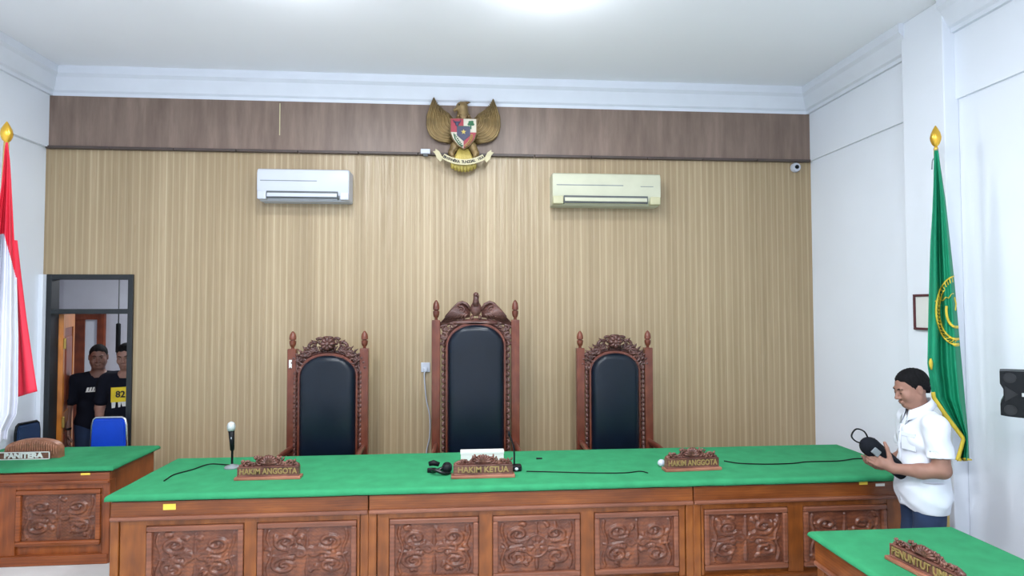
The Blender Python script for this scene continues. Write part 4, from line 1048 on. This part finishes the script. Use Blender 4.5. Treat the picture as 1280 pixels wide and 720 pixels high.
for i in range(260):
    for j in range(60):
        f = bm.faces.new((rows[i][j], rows[i + 1][j], rows[i + 1][j + 1], rows[i][j + 1]))
        py = 178 + (552 + 4 * math.sin(j * .2) - 178 + (60 - j) * .3) * i / 260; u = j / 60
        lim = 292 + 52 * max(0, (interp(LW_, py) + (interp(RW_, py) - interp(LW_, py)) * u - 5) / 14)
        f.material_index = 1 if py > lim else 0
# red fold coming out behind the white part
LB = [(300, 12), (345, 17), (498, 18)]; RB = [(300, 17), (345, 22), (400, 29), (460, 38), (492, 43), (498, 42)]
rows = []
for i in range(41):
    row = []
    for j in range(13):
        u = j / 12; py = 300 + (497 - 7 * u - 300) * i / 40; l, r = interp(LB, py), interp(RB, py); c = aty(l + (r - l) * u, py, YW + .02)
        row.append(bm.verts.new((c.x, YW + .04 + .015 * math.sin(u * 7), c.z)))
    rows.append(row)
for i in range(40):
    for j in range(12): bm.faces.new((rows[i][j], rows[i + 1][j], rows[i + 1][j + 1], rows[i][j + 1])).material_index = 0
fw_ = obj('national_flag', bm, [M['flag_red'], M['flag_white']], None, smooth=True)
tag(fw_, 'red and white flag hanging in folds at the left edge', 'flag'); sm = fw_.modifiers.new('thickness', 'SOLIDIFY'); sm.thickness = .004

# ================================================================== LOUDSPEAKER
q0 = aty(1250, 490, -2.60); ysp = -2.60; rz_ = math.radians(-45)
hw, hh = .19, aty(1256, 464, ysp).z - aty(1256, 519, ysp).z
cs = q0 + Vector((math.cos(rz_), math.sin(rz_), 0)) * hw
t = thing('loudspeaker', 'black wall loudspeaker at the right edge of the room', 'speaker', (cs.x, cs.y, aty(1256, 519, ysp).z), rz_)
pts = [(-hw, 0), (-hw + .03, -.004), (hw, -.012), (hw, hh + .012), (-hw + .03, hh + .002), (-hw, hh), (-hw, hh * .72), (-hw + .014, hh * .6), (-hw + .014, hh * .4), (-hw, hh * .26)]
obj('cabinet', prism(BM(), pts, 0, .16, .006), M['black'], t)
for z in (.14, .86): obj('horn_port', lathe(BM(), [(.028, -.004), (.028, 0), (.016, .004)], 16, (-hw + .042, 0, hh * z), 'Y'), M['glossblack'], t)
obj('horn_notch', prism(BM(), [(-hw + .02, hh * .32), (-hw + .075, hh * .5), (-hw + .02, hh * .68)], -.003, .004), M['glossblack'], t)
obj('grille', lathe(BM(), [(hh * .36, -.006), (hh * .36, .0), (hh * .3, .006)], 28, (hw - hh * .36 - .02, 0, hh * .5), 'Y'), M['black_soft'], t)
obj('badge', bx(-.10, -.055, -.008, -.002, hh * .46, hh * .54, .001), M['mesh_silver'], t)
obj('wall_bracket', tube(BM(), [(.05, .15, hh * .5), (.19, .29, hh * .5)], .025, 10), M['black'], t)

# ================================================================== CHAIRS BY THE DOOR
def pad_chair(label, px0, px1, pyt, y, m, zfloor, frame):
    a, b = aty(px0, pyt, y), aty(px1, pyt, y); w = (b.x - a.x) / 2; h = a.z - zfloor
    t = thing('stacking_chair', label, 'chair', ((a.x + b.x) / 2, y, zfloor), 0)
    zb_ = h - .40
    pts = [(-w * 1.03, zb_ + .02), (-w * .98, zb_), (w * .98, zb_), (w * 1.03, zb_ + .02), (w * .93, h - .05), (w * .86, h - .015), (w * .74, h - .004), (-w * .74, h - .004), (-w * .86, h - .015), (-w * .93, h - .05)]
    obj('backrest', prism(BM(), pts, -.022, .018, .01), m, t)
    path = [(-w * 1.08, -.0, 0), (-w * 1.06, 0, .4), (-w * 1.04, 0, zb_), (-w * .96, 0, h - .06), (-w * .88, 0, h - .01), (-w * .74, 0, h + .006), (w * .74, 0, h + .006), (w * .88, 0, h - .01), (w * .96, 0, h - .06), (w * 1.04, 0, zb_), (w * 1.06, 0, .4), (w * 1.08, 0, 0)]
    obj('frame', tube(BM(), path, .011, 10), frame, t, smooth=True)
    obj('seat', bx(-w, w, -.30, -.02, .42, .47, .02, 4), m, t, smooth=True)
    for sx in (-1, 1): obj('leg', tube(BM(), [(sx * w * .95, -.05, .43), (sx * w, -.26, .42), (sx * w * 1.05, -.30, 0)], .011, 8), frame, t, smooth=True)
    return t
pad_chair('blue padded chair with silver frame in front of the doorway', 115, 159, 523, -.12, M['blue'], DAIS, M['chrome'])
nc = pad_chair('dark navy chair turned sideways behind the left desk, next to the white flag', 11, 43, 527, -.2, M['navy'], DAIS, M['black'])
nc.location = (-3.695, -.30, DAIS); nc.rotation_euler = (0, 0, math.radians(75))

# ================================================================== PEOPLE
def Rot(yaw=0, pitch=0, roll=0):
    return np.array(Euler((roll, pitch, yaw), 'XYZ').to_matrix())
def head_sdf(v, c, R, k=.012):
    c = np.array(c, float); T = lambda p: c + R @ np.array(p, float); E = lambda p, r, kk=.02, sub=False: v.ell(T(p), r, kk, R, sub)
    C = lambda a, b, r1, r2=None, kk=.012, sub=False: v.cap(T(a), T(b), r1, r2, kk, sub)
    E((-.014, 0, .034), (.098, .076, .088), .02); E((.022, 0, -.028), (.066, .061, .088), .03); E((.05, 0, -.09), (.034, .034, .024), .03)
    for s in (-1, 1): C((.0, s * .055, -.05), (.045, s * .03, -.095), .02, .018, .03)
    C((.082, -.035, .024), (.082, .035, .024), .009, .009, .015)
    for s in (-1, 1): E((.097, s * .032, .006), (.013, .019, .011), .014, True)
    for s in (-1, 1): E((.074, s * .032, .004), (.014, .015, .012), .004); E((.058, s * .042, -.03), (.026, .024, .028), .03)
    C((.086, 0, .012), (.108, 0, -.030), .007, .011, .010)
    for s in (-1, 1): E((.096, s * .013, -.034), (.011, .009, .008), .008)
    E((.090, 0, -.058), (.011, .024, .006), .006); E((.087, 0, -.069), (.012, .021, .007), .006); E((.102, 0, -.0635), (.008, .02, .0018), .002, True)
    for s in (-1, 1):
        E((-.008, s * .078, -.004), (.018, .010, .031), .006); E((-.002, s * .088, -.002), (.010, .006, .018), .004, True)
def hair_mesh(c, R, m, parent, line=.024, slope=.72, puff=.003):
    c = np.array(c, float); v = Vox(c - .15, c + .15, .0045); T = lambda p: c + R @ np.array(p, float)
    v.ell(T((-.016, 0, .038)), (.098 + puff, .076 + puff, .088 + puff), .01, R); v.cap(T((-.06, 0, -.03)), T((-.05, 0, -.06)), .045, .035, .03)
    def cut(P):
        q = (P - c) @ R; return np.zeros(P.shape[:-1]) + .0022 * np.sin(q[..., 0] * 310) * np.sin(q[..., 1] * 260 + q[..., 2] * 150)
    v.field(cut)
    _, P = v.block(v.lo, v.lo + v.h * v.n); q = (P - c) @ R
    # hairline: high on the forehead, stepping down in front of the ear, low at the nape
    x = q[..., 0]; lim = np.where(x > .055, .066 + (x - .055) * .5, np.where(x > .02, .066 - (.055 - x) * 1.9, np.where(x > -.03, .0 + (x - .02) * .1, -.005 + (x + .03) * .9)))
    lim = lim + .004 * np.sin(q[..., 1] * 140)
    v.F = np.maximum(v.F, (lim + line - q[..., 2]) * .6).astype(np.float32)
    return v.build('hair', m, parent)
def face_bits(c, R, parent, closed, brow=.02):
    c = Vector(c); Rm = Matrix(R.tolist())
    T = lambda p: c + Rm @ Vector(p)
    for s in (-1, 1):
        obj('eyebrow', tube(BM(), [T((.093, s * .014, brow + .002)), T((.090, s * .03, brow + .007)), T((.078, s * .048, brow + .003))], [.003, .0045, .002], 6), M['hair'], parent, smooth=True)
        if not closed:
            bm = BM(); ball(bm, T((.0815, s * .032, .004)), (.006, .011, .005), 12, 8); e = obj('eye', bm, M['eye'], parent, smooth=True)
            bm = BM(); ball(bm, T((.0855, s * .032, .003)), (.004, .005, .005), 10, 6); obj('iris', bm, M['ink'], e, smooth=True)
        obj('eyelashes', tube(BM(), [T((.0885, s * .018, .004 - (.004 if closed else -.004))), T((.0905, s * .032, .006 - (.009 if closed else -.003))), T((.082, s * .046, .004 - (.006 if closed else -.003)))], [.0014, .0022, .001], 5), M['hair'], parent)
def hand(v, wrist, fwd, palm_n, side, curl=.5, thumb_up=.6, spread=.0, scale=1.0):
    """wrist, direction of the fingers, normal out of the palm, direction towards the thumb"""
    f = np.array(fwd, float); f /= np.linalg.norm(f); n = np.array(palm_n, float); n -= f * (n @ f); n /= np.linalg.norm(n)
    s = np.array(side, float); s -= f * (s @ f); s -= n * (s @ n); s /= np.linalg.norm(s); w = np.array(wrist, float)
    S = scale; K_ = .006
    v.cap(w, w + f * .05 * S, .024 * S, .026 * S, .02)
    for q in (-1.2, -.4, .4, 1.2): v.cap(w + f * .015 * S + s * q * .012 * S, w + f * .085 * S + s * q * .0185 * S, .014 * S, .0115 * S, .012)
    for q, L in ((1.3, .075), (.45, .085), (-.4, .078), (-1.25, .06)):
        p0 = w + f * .085 * S + s * q * .0185 * S; a = curl * .5; d = f
        for j, (l, r0, r1) in enumerate(((.45, .0098, .009), (.32, .009, .0082), (.23, .0082, .007))):
            d2_ = f * math.cos(a) + n * math.sin(a) + s * spread * q * .15; p1_ = p0 + d2_ * l * L * S; v.cap(p0, p1_, r0 * S, r1 * S, .004); p0 = p1_; a += curl * (.8 if j == 0 else .6)
    t0 = w + f * .025 * S + s * .022 * S; t1 = t0 + (s * .75 + f * .5 + n * .25) * .042 * S
    t2 = t1 + (s * thumb_up + f * .75 + n * .3) * .032 * S; t3 = t2 + (s * thumb_up * .8 + f * .8 + n * .35) * .026 * S
    v.cap(t0, t1, .016 * S, .0125 * S, .012); v.cap(t1, t2, .0115 * S, .0105 * S, .005); v.cap(t2, t3, .0105 * S, .0085 * S, .004)
def wrinkle(P, amp=.003, f=18, seed=0):
    return amp * (np.sin(P[..., 2] * f * 1.7 + 3 * np.sin(P[..., 0] * 9 + seed) + P[..., 1] * 11) * np.sin(P[..., 1] * f + P[..., 2] * 7 + seed))
def torso(v, e=0., z0=.82, sh=.185, neck=True, loose=0.):
    v.ell((-.0, 0, .95), (.115 + e + loose, .165 + e + loose, .13), .05); v.ell((.005, 0, 1.08), (.105 + e + loose, .148 + e + loose, .14), .06)
    v.ell((.0, 0, 1.25), (.112 + e, .168 + e, .16), .05); v.cap((-.01, -sh + .03, 1.365), (-.01, sh - .03, 1.365), .058 + e, .058 + e, .05)
    v.ell((-.01, 0, 1.40), (.06 + e, .1 + e, .05), .04)

# ---- the man in the white shirt (frame: +X the way he faces, +Y his left)
mc = aty(1153, 600, -2.13); face_dir = math.radians(163)
HS = .975
man = thing('person', 'man in a white short-sleeved shirt standing at the right holding a black pouch', 'person', (mc.x, -2.13, 0), face_dir)
man.scale = (HS, HS, HS)
hc = (.05, 0, 1.572); HR = Rot(.16, .30, 0)
v = Vox((-.3, -.42, .0), (.5, .45, 1.78), .0052)
torso(v); head_sdf(v, hc, HR); v.cap((-.015, 0, 1.38), (.03, 0, 1.52), .058, .056, .025)
for s in (-1, 1):
    v.chain([(0, s * .085, .92), (.012, s * .09, .50), (-.015, s * .09, .10)], [.092, .062, .04], .03)
    v.chain([(-.03, s * .09, .05), (.05, s * .095, .045), (.15, s * .105, .03)], [.04, .038, .028], .02)
LE, LWr = (-.01, .235, 1.115), (.205, .12, 1.085)
v.chain([(-.005, .195, 1.36), LE], [.058, .047], .03); v.chain([LE, (.085, .195, 1.095), LWr], [.046, .044, .029], .02)
RE, RWr = (-.0, -.235, 1.1), (.2, -.09, 1.05)
v.chain([(-.005, -.195, 1.36), RE], [.056, .045], .03); v.chain([RE, (.1, -.17, 1.07), RWr], [.043, .038, .028], .02)
hand(v, LWr, (.80, -.25, .35), (.15, -.9, .3), (.05, .25, 1), curl=.55, thumb_up=1.0, spread=.3, scale=1.12)
hand(v, RWr, (.75, .5, .1), (0, .2, 1), (.6, -.7, .1), curl=.5, thumb_up=.5)
v.build('body', M['skin'], man)
hair_mesh(hc, HR, M['hair'], man, line=.0); face_bits(hc, HR, man, True)
v = Vox((-.3, -.4, .7), (.36, .42, 1.5), .0052)
torso(v, .013, loose=.012); v.ell((0, 0, .90), (.132, .196, .2), .05)
for s, e_ in ((1, LE), (-1, RE)):
    a = np.array((-.005, s * .19, 1.36)); b = a + (np.array(e_) - a) * .74; v.cap(a, b, .07, .07, .03)
v.field(lambda P: wrinkle(P, .0045, 16, 1) + wrinkle(P, .003, 34, 4)); Ft = v.F.copy()
_, P = v.block(v.lo, v.lo + v.h * v.n)
neckhole = np.sqrt((P[..., 0] - .012) ** 2 + (P[..., 1] * .95) ** 2) - .064
v.F = np.maximum(v.F, np.where(P[..., 2] > 1.36, -neckhole, -1)).astype(np.float32)
v.F = np.maximum(v.F, (.835 - .02 * np.cos(P[..., 0] * 12) + .008 * np.sin(P[..., 1] * 40)) + .015 * np.abs(P[..., 1]) - P[..., 2]).astype(np.float32)
for s, e_ in ((1, LE), (-1, RE)):     # sleeves open at the cuff
    a = np.array((-.005, s * .19, 1.36)); dd_ = np.array(e_) - a; L = np.linalg.norm(dd_); dd_ /= L; tt = (P - a) @ dd_
    rad = np.linalg.norm(P - a - tt[..., None] * dd_, axis=-1)
    far = (tt > .70 * L) & (np.abs(P[..., 1]) > .165) & (P[..., 2] > 1.02)
    v.F = np.where(far & (rad < .13), np.maximum(v.F, .7 * (tt - .72 * L) + .0), v.F)
    inner = (tt > .55 * L) & (rad < .060) & (tt < L * 1.05)
    v.F = np.where(inner, np.maximum(v.F, .060 - rad), v.F)
shirt = v.build('shirt', M['shirt'], man)
bm = BM()     # collar: two folded leaves round the neck
cr = []
for k in range(25):
    a = math.radians(20 + 320 * k / 24); x, y = math.cos(a), math.sin(a)
    top_ = Vector((.012 + .07 * x, .068 * y, 1.478 - .04 * x)); low = Vector((.014 + .098 * x, .1 * y, 1.425 - .055 * x - (.03 if k in (0, 24) else 0)))
    cr.append((bm.verts.new(top_), bm.verts.new(low), bm.verts.new(low + Vector((-.004 * x, -.004 * y, -.002))), bm.verts.new(top_ + Vector((-.004 * x, -.004 * y, 0)))))
for a, b in zip(cr, cr[1:]):
    for k in range(4): bm.faces.new((a[k], a[(k + 1) % 4], b[(k + 1) % 4], b[k]))
bm.faces.new(cr[0]); bm.faces.new(cr[-1]); obj('collar', bm, M['shirt'], shirt, smooth=True)
def fr_x(z, y=0): return .128 + .0 * z
bm = BM()
tube(bm, [(.108, 0, 1.345), (.128, 0, 1.22), (.122, 0, 1.08), (.13, 0, .95), (.126, 0, .86)], .0085, 8, 1.6)
obj('placket', bm, M['shirt'], shirt, smooth=True)
for z, x_ in ((1.3, .128), (1.21, .141), (1.12, .138), (1.03, .14), (.94, .144)):
    bm = BM(); ball(bm, (x_, 0, z), (.003, .006, .006), 8, 6); obj('button', bm, M['button'], shirt)
bm = BM(); box(bm, -.004, .004, -.05, .05, -.055, .055, .003); box(bm, .003, .007, -.05, .05, .03, .055, .002); o = obj('chest_pocket', bm, M['shirt'], shirt); o.location = (.106, .083, 1.25); o.rotation_euler = (0, 0, .45)
v = Vox((-.3, -.3, .05), (.3, .3, 1.02), .007)
v.ell((0, 0, .93), (.115, .165, .10), .04)
for s in (-1, 1): v.chain([(0, s * .084, .88), (.012, s * .092, .5), (-.01, s * .092, .08)], [.094, .076, .066], .04)
v.field(lambda P: wrinkle(P, .004, 14, 2)); v.clip((0, 0, 1), .99); v.clip((0, 0, -1), -.075); v.build('trousers', M['pants'], man)
for s in (-1, 1):
    v = Vox((-.12, s * .1 - .08, -.01), (.24, s * .1 + .08, .14), .005)
    v.chain([(-.045, s * .09, .05), (.05, s * .095, .045), (.15, s * .105, .034)], [.05, .048, .042], .03); v.clip((0, 0, -1), -.0); v.build('shoe', M['shoe'], man)
# the pouch he carries
def man_pt(p): return Matrix.Translation(man.location) @ Matrix.Rotation(face_dir, 4, 'Z') @ (Vector(p) * HS)
po = thing('pouch', 'black elongated pouch with a wrist strap held by the man in white', 'bag')
po.matrix_world = Matrix.Translation(man_pt((.25, .045, 1.145))) @ Matrix.Rotation(face_dir + .12, 4, 'Z') @ Matrix.Rotation(math.radians(-40), 4, 'Y')
v = Vox((-.24, -.1, -.1), (.2, .1, .1), .005); v.cap((-.16, 0, 0), (.09, 0, 0), .04, .05, .02)
v.ell((.08, 0, 0), (.06, .055, .056), .02); v.ell((-.14, 0, 0), (.06, .05, .042), .02)
v.build('pouch_body', M['black_soft'], po)
obj('zip', tube(BM(), [(-.14, -.0, .043), (-.02, 0, .05), (.1, 0, .055)], .004, 6), M['glossblack'], po)
obj('wrist_strap', tube(BM(), spline([(.12, .0, .03), (.17, .0, .05), (.215, .0, .03), (.21, .0, -.02), (.17, 0, -.03), (.13, 0, -.015)], 6), .005, 6, 1), M['black'], po, smooth=True)
obj('clasp', bx(.04, .09, .05, .062, -.03, .01, .004), M['grey_plastic'], po)

# ---- two men beyond the doorway
def hall_man(label, px, py_top, y, face, skin, headR, print_fn, arm, H=1.70, lean=0):
    ptop = aty(px, py_top, y); sc = ptop.z / 1.712
    t = thing('person', label, 'person', (ptop.x, y, 0), face); t.scale = (sc * 1.0, sc * 1.0, sc)
    hc = (.02, 0, 1.59); v = Vox((-.3, -.4, .0), (.4, .4, 1.78), .007)
    torso(v); head_sdf(v, hc, headR); v.cap((-.015, 0, 1.38), (.0, 0, 1.52), .06, .058, .025)
    for s in (-1, 1):
        v.chain([(0, s * .085, .92), (.012, s * .09, .50), (-.015, s * .09, .10)], [.092, .062, .04], .03); v.chain([(-.03, s * .09, .05), (.05, s * .095, .045), (.15, s * .105, .03)], [.04, .038, .028], .02)
    for s in (-1, 1):
        e, w_, hd = arm[s]; v.chain([(-.005, s * .19, 1.36), e], [.056, .043], .03); v.chain([e, w_], [.042, .028], .02)
        hand(v, w_, hd, (-.2, -s, 0), (1, 0, .2), curl=.5, thumb_up=.3)
    v.build('body', skin, t); hair_mesh(hc, headR, M['hair'], t, line=-.004); face_bits(hc, headR, t, False)
    v = Vox((-.3, -.42, .7), (.36, .42, 1.5), .007); torso(v, .012, loose=.015)
    for s in (-1, 1):
        e = np.array(arm[s][0]); a = np.array((-.005, s * .19, 1.36)); v.cap(a, a + (e - a) * .72, .066, .066, .03)
    v.field(lambda P: wrinkle(P, .004, 14, px)); _, P = v.block(v.lo, v.lo + v.h * v.n)
    nh = np.sqrt((P[..., 0] - .012) ** 2 + P[..., 1] ** 2) - .072; v.F = np.maximum(v.F, np.where(P[..., 2] > 1.38, -nh, -1)).astype(np.float32); v.clip((0, 0, -1), -.82)
    ts = v.build('t_shirt', M['tee'], t); print_fn(ts)
    v = Vox((-.3, -.3, .05), (.3, .3, 1.02), .01); v.ell((0, 0, .94), (.122, .17, .12), .04)
    for s in (-1, 1): v.chain([(0, s * .088, .9), (.012, s * .092, .5), (-.01, s * .092, .08)], [.105, .078, .066], .04)
    v.clip((0, 0, 1), .97); v.clip((0, 0, -1), -.075); v.build('trousers', M['pants'], t)
    for s in (-1, 1):
        v = Vox((-.12, s * .1 - .08, -.01), (.24, s * .1 + .08, .14), .008); v.chain([(-.045, s * .09, .05), (.15, s * .105, .034)], [.05, .044], .03); v.clip((0, 0, -1), 0); v.build('shoe', M['shoe'], t)
    return t
TX = Matrix.Rotation(PI / 2, 4, 'Z') @ STAND        # text facing +X
def prism_x(b, yz, x0, x1):
    t_ = BM(); prism(t_, yz, x0, x1); merge(b, t_, Matrix(((0, 1, 0, 0), (1, 0, 0, 0), (0, 0, 1, 0), (0, 0, 0, 1))))
def pr_logo(ts):
    b = BM()
    for k_ in range(5): prism_x(b, [(-.09 + .024 * k_, 1.262), (-.073 + .024 * k_, 1.262), (-.065 + .024 * k_, 1.295), (-.082 + .024 * k_, 1.295)], .124, .133)
    prism_x(b, [(-.095, 1.25), (.025, 1.25), (.03, 1.26), (-.09, 1.26)], .124, .132); o = obj('chest_print', b, M['paper'], ts)
def patch(yz, x0, nm, m, ts, n=10, k_=1.7):
    """printed area lying on the curved chest: quad strip from (y,z) left edge to right edge"""
    bm = BM(); (ya0, za0), (yb0, zb0), (yb1, zb1), (ya1, za1) = yz; rows = []
    for i in range(n + 1):
        t = i / n; y0_, z0_, y1_, z1_ = ya0 + (yb0 - ya0) * t, za0 + (zb0 - za0) * t, ya1 + (yb1 - ya1) * t, za1 + (zb1 - za1) * t
        rows.append([bm.verts.new((x0 + o_ - k_ * y_ * y_, y_, z_)) for o_, y_, z_ in ((0, y0_, z0_), (0, y1_, z1_), (-.012, y1_, z1_), (-.012, y0_, z0_))])
    for a_, b_ in zip(rows, rows[1:]):
        for q in range(4): bm.faces.new((a_[q], a_[(q + 1) % 4], b_[(q + 1) % 4], b_[q]))
    bm.faces.new(rows[0]); bm.faces.new(rows[-1]); return obj(nm, bm, m, ts)
def pr_yellow(ts):
    patch([(-.08, 1.16), (.13, 1.17), (.13, 1.31), (-.08, 1.30)], .137, 'yellow_print', M['yellow_print'], ts)
    b = BM(); text_bm(b, '82', .085, .003, Matrix.Translation((.138, .01, 1.235)) @ TX, bold=.002); obj('print_number', b, M['ink'], ts)
    for y_, w_, z_ in ((-.055, .02, .96), (.0, .014, 1.07), (.04, .026, 1.10), (.06, .012, .99), (.10, .02, 1.05)):
        patch([(y_ - w_ * .3, z_), (y_ + w_ * .4, z_ + .01), (y_ + w_, 1.165), (y_ - w_, 1.165)], .133, 'white_print', M['paper'], ts, 3)
def toward(x, y): return math.atan2(-5.6 - y, 0 - x)
hang = {1: ((-.01, .25, 1.09), (.05, .24, .85), (.1, -.05, -1)), -1: ((-.01, -.25, 1.09), (.05, -.24, .85), (.1, .05, -1))}
fold = {1: ((-.02, .25, 1.09), (.1, .23, .86), (.2, -.1, -1)), -1: ((-.02, -.25, 1.09), (.14, -.17, .92), (.5, .3, -.6))}
ya_ = .62; pa_ = aty(123, 431, ya_)
m1 = hall_man('man in a black T-shirt with a small white chest logo in the doorway', 123.5, 431, ya_, toward(pa_.x, ya_) - .05, M['skin_d'], Rot(.0, .12, 0), pr_logo, hang)
yb_ = .40; pb_ = aty(153, 429.5, yb_)
m2 = hall_man('man in a black T-shirt with a yellow and white print at the doorway', 159.5, 429.5, yb_, toward(pb_.x, yb_) - .45, M['skin_m'], Rot(.15, .22, .08), pr_yellow, fold)
bm = BM(); lathe(bm, [(.034, 0), (.037, .004), (.037, .016), (.034, .02)], 18, (.045, -.242, .88)); o = obj('wristband', bm, M['black'], m1, smooth=True)

# ================================================================== LIGHT
def ceiling_lamp(x, y, z, power, label, size=.5):
    t = thing('ceiling_lamp', label, 'lamp', (x, y, z), 0, 'round ceiling lamps')
    obj('lamp_ring', lathe(BM(), [(.20, 0), (.21, -.02), (.20, -.045), (.17, -.045)], 36), M['white_plastic'], t, auto=40)
    obj('diffuser', lathe(BM(), [(.17, -.03), (.165, -.07), (.12, -.10), (.05, -.115), (.005, -.118)], 32), M['lamp'], t, smooth=True)
    ld = bpy.data.lights.new('bulb', 'AREA'); ld.shape = 'DISK'; ld.size = .34; ld.energy = power; ld.color = (.93, .97, 1.0)
    lo = bpy.data.objects.new('bulb', ld); COL.objects.link(lo); lo.parent = t; lo.location = (0, 0, -.13)
    ld2 = bpy.data.lights.new('bulb_glow', 'POINT'); ld2.energy = power * (.1 if power == 38 else .34 if power < 60 else .4); ld2.shadow_soft_size = .06; ld2.color = (.93, .97, 1.0)
    lo2 = bpy.data.objects.new('bulb_glow', ld2); COL.objects.link(lo2); lo2.parent = t; lo2.location = (0, 0, -.3)
    return t
PW = 64
a = atz(350, -48, ZC); b = atz(692, -24, ZC)
for k, (x, y) in enumerate(((a.x, a.y), (b.x, b.y), (a.x, a.y - 2.4), (b.x, b.y - 2.4), (a.x, a.y - 4.8), (b.x, b.y - 4.8))):
    ceiling_lamp(x, y, ZC, PW * (.45 if k < 2 else 1.3), 'round white ceiling lamp above the room' if k > 1 else ('round white ceiling lamp above the left of the bench' if k == 0 else 'round white ceiling lamp above the eagle throne'))
hl_ = ceiling_lamp(-3.2, 1.6, HZ, 38, 'unseen round white lamp added on the hall ceiling to light the hall')  # out-of-view fixture added to brighten the hall behind the doorway
del hl_['group']
w = bpy.data.worlds.new('world'); S.world = w; w.use_nodes = True
w.node_tree.nodes['Background'].inputs[0].default_value = (.8, .86, 1, 1); w.node_tree.nodes['Background'].inputs[1].default_value = .3
S.view_settings.view_transform = 'Standard'; S.view_settings.look = 'None'; S.view_settings.gamma = 1; S.view_settings.use_curve_mapping = False
S.view_settings.exposure = -0.06
bpy.context.view_layer.update()
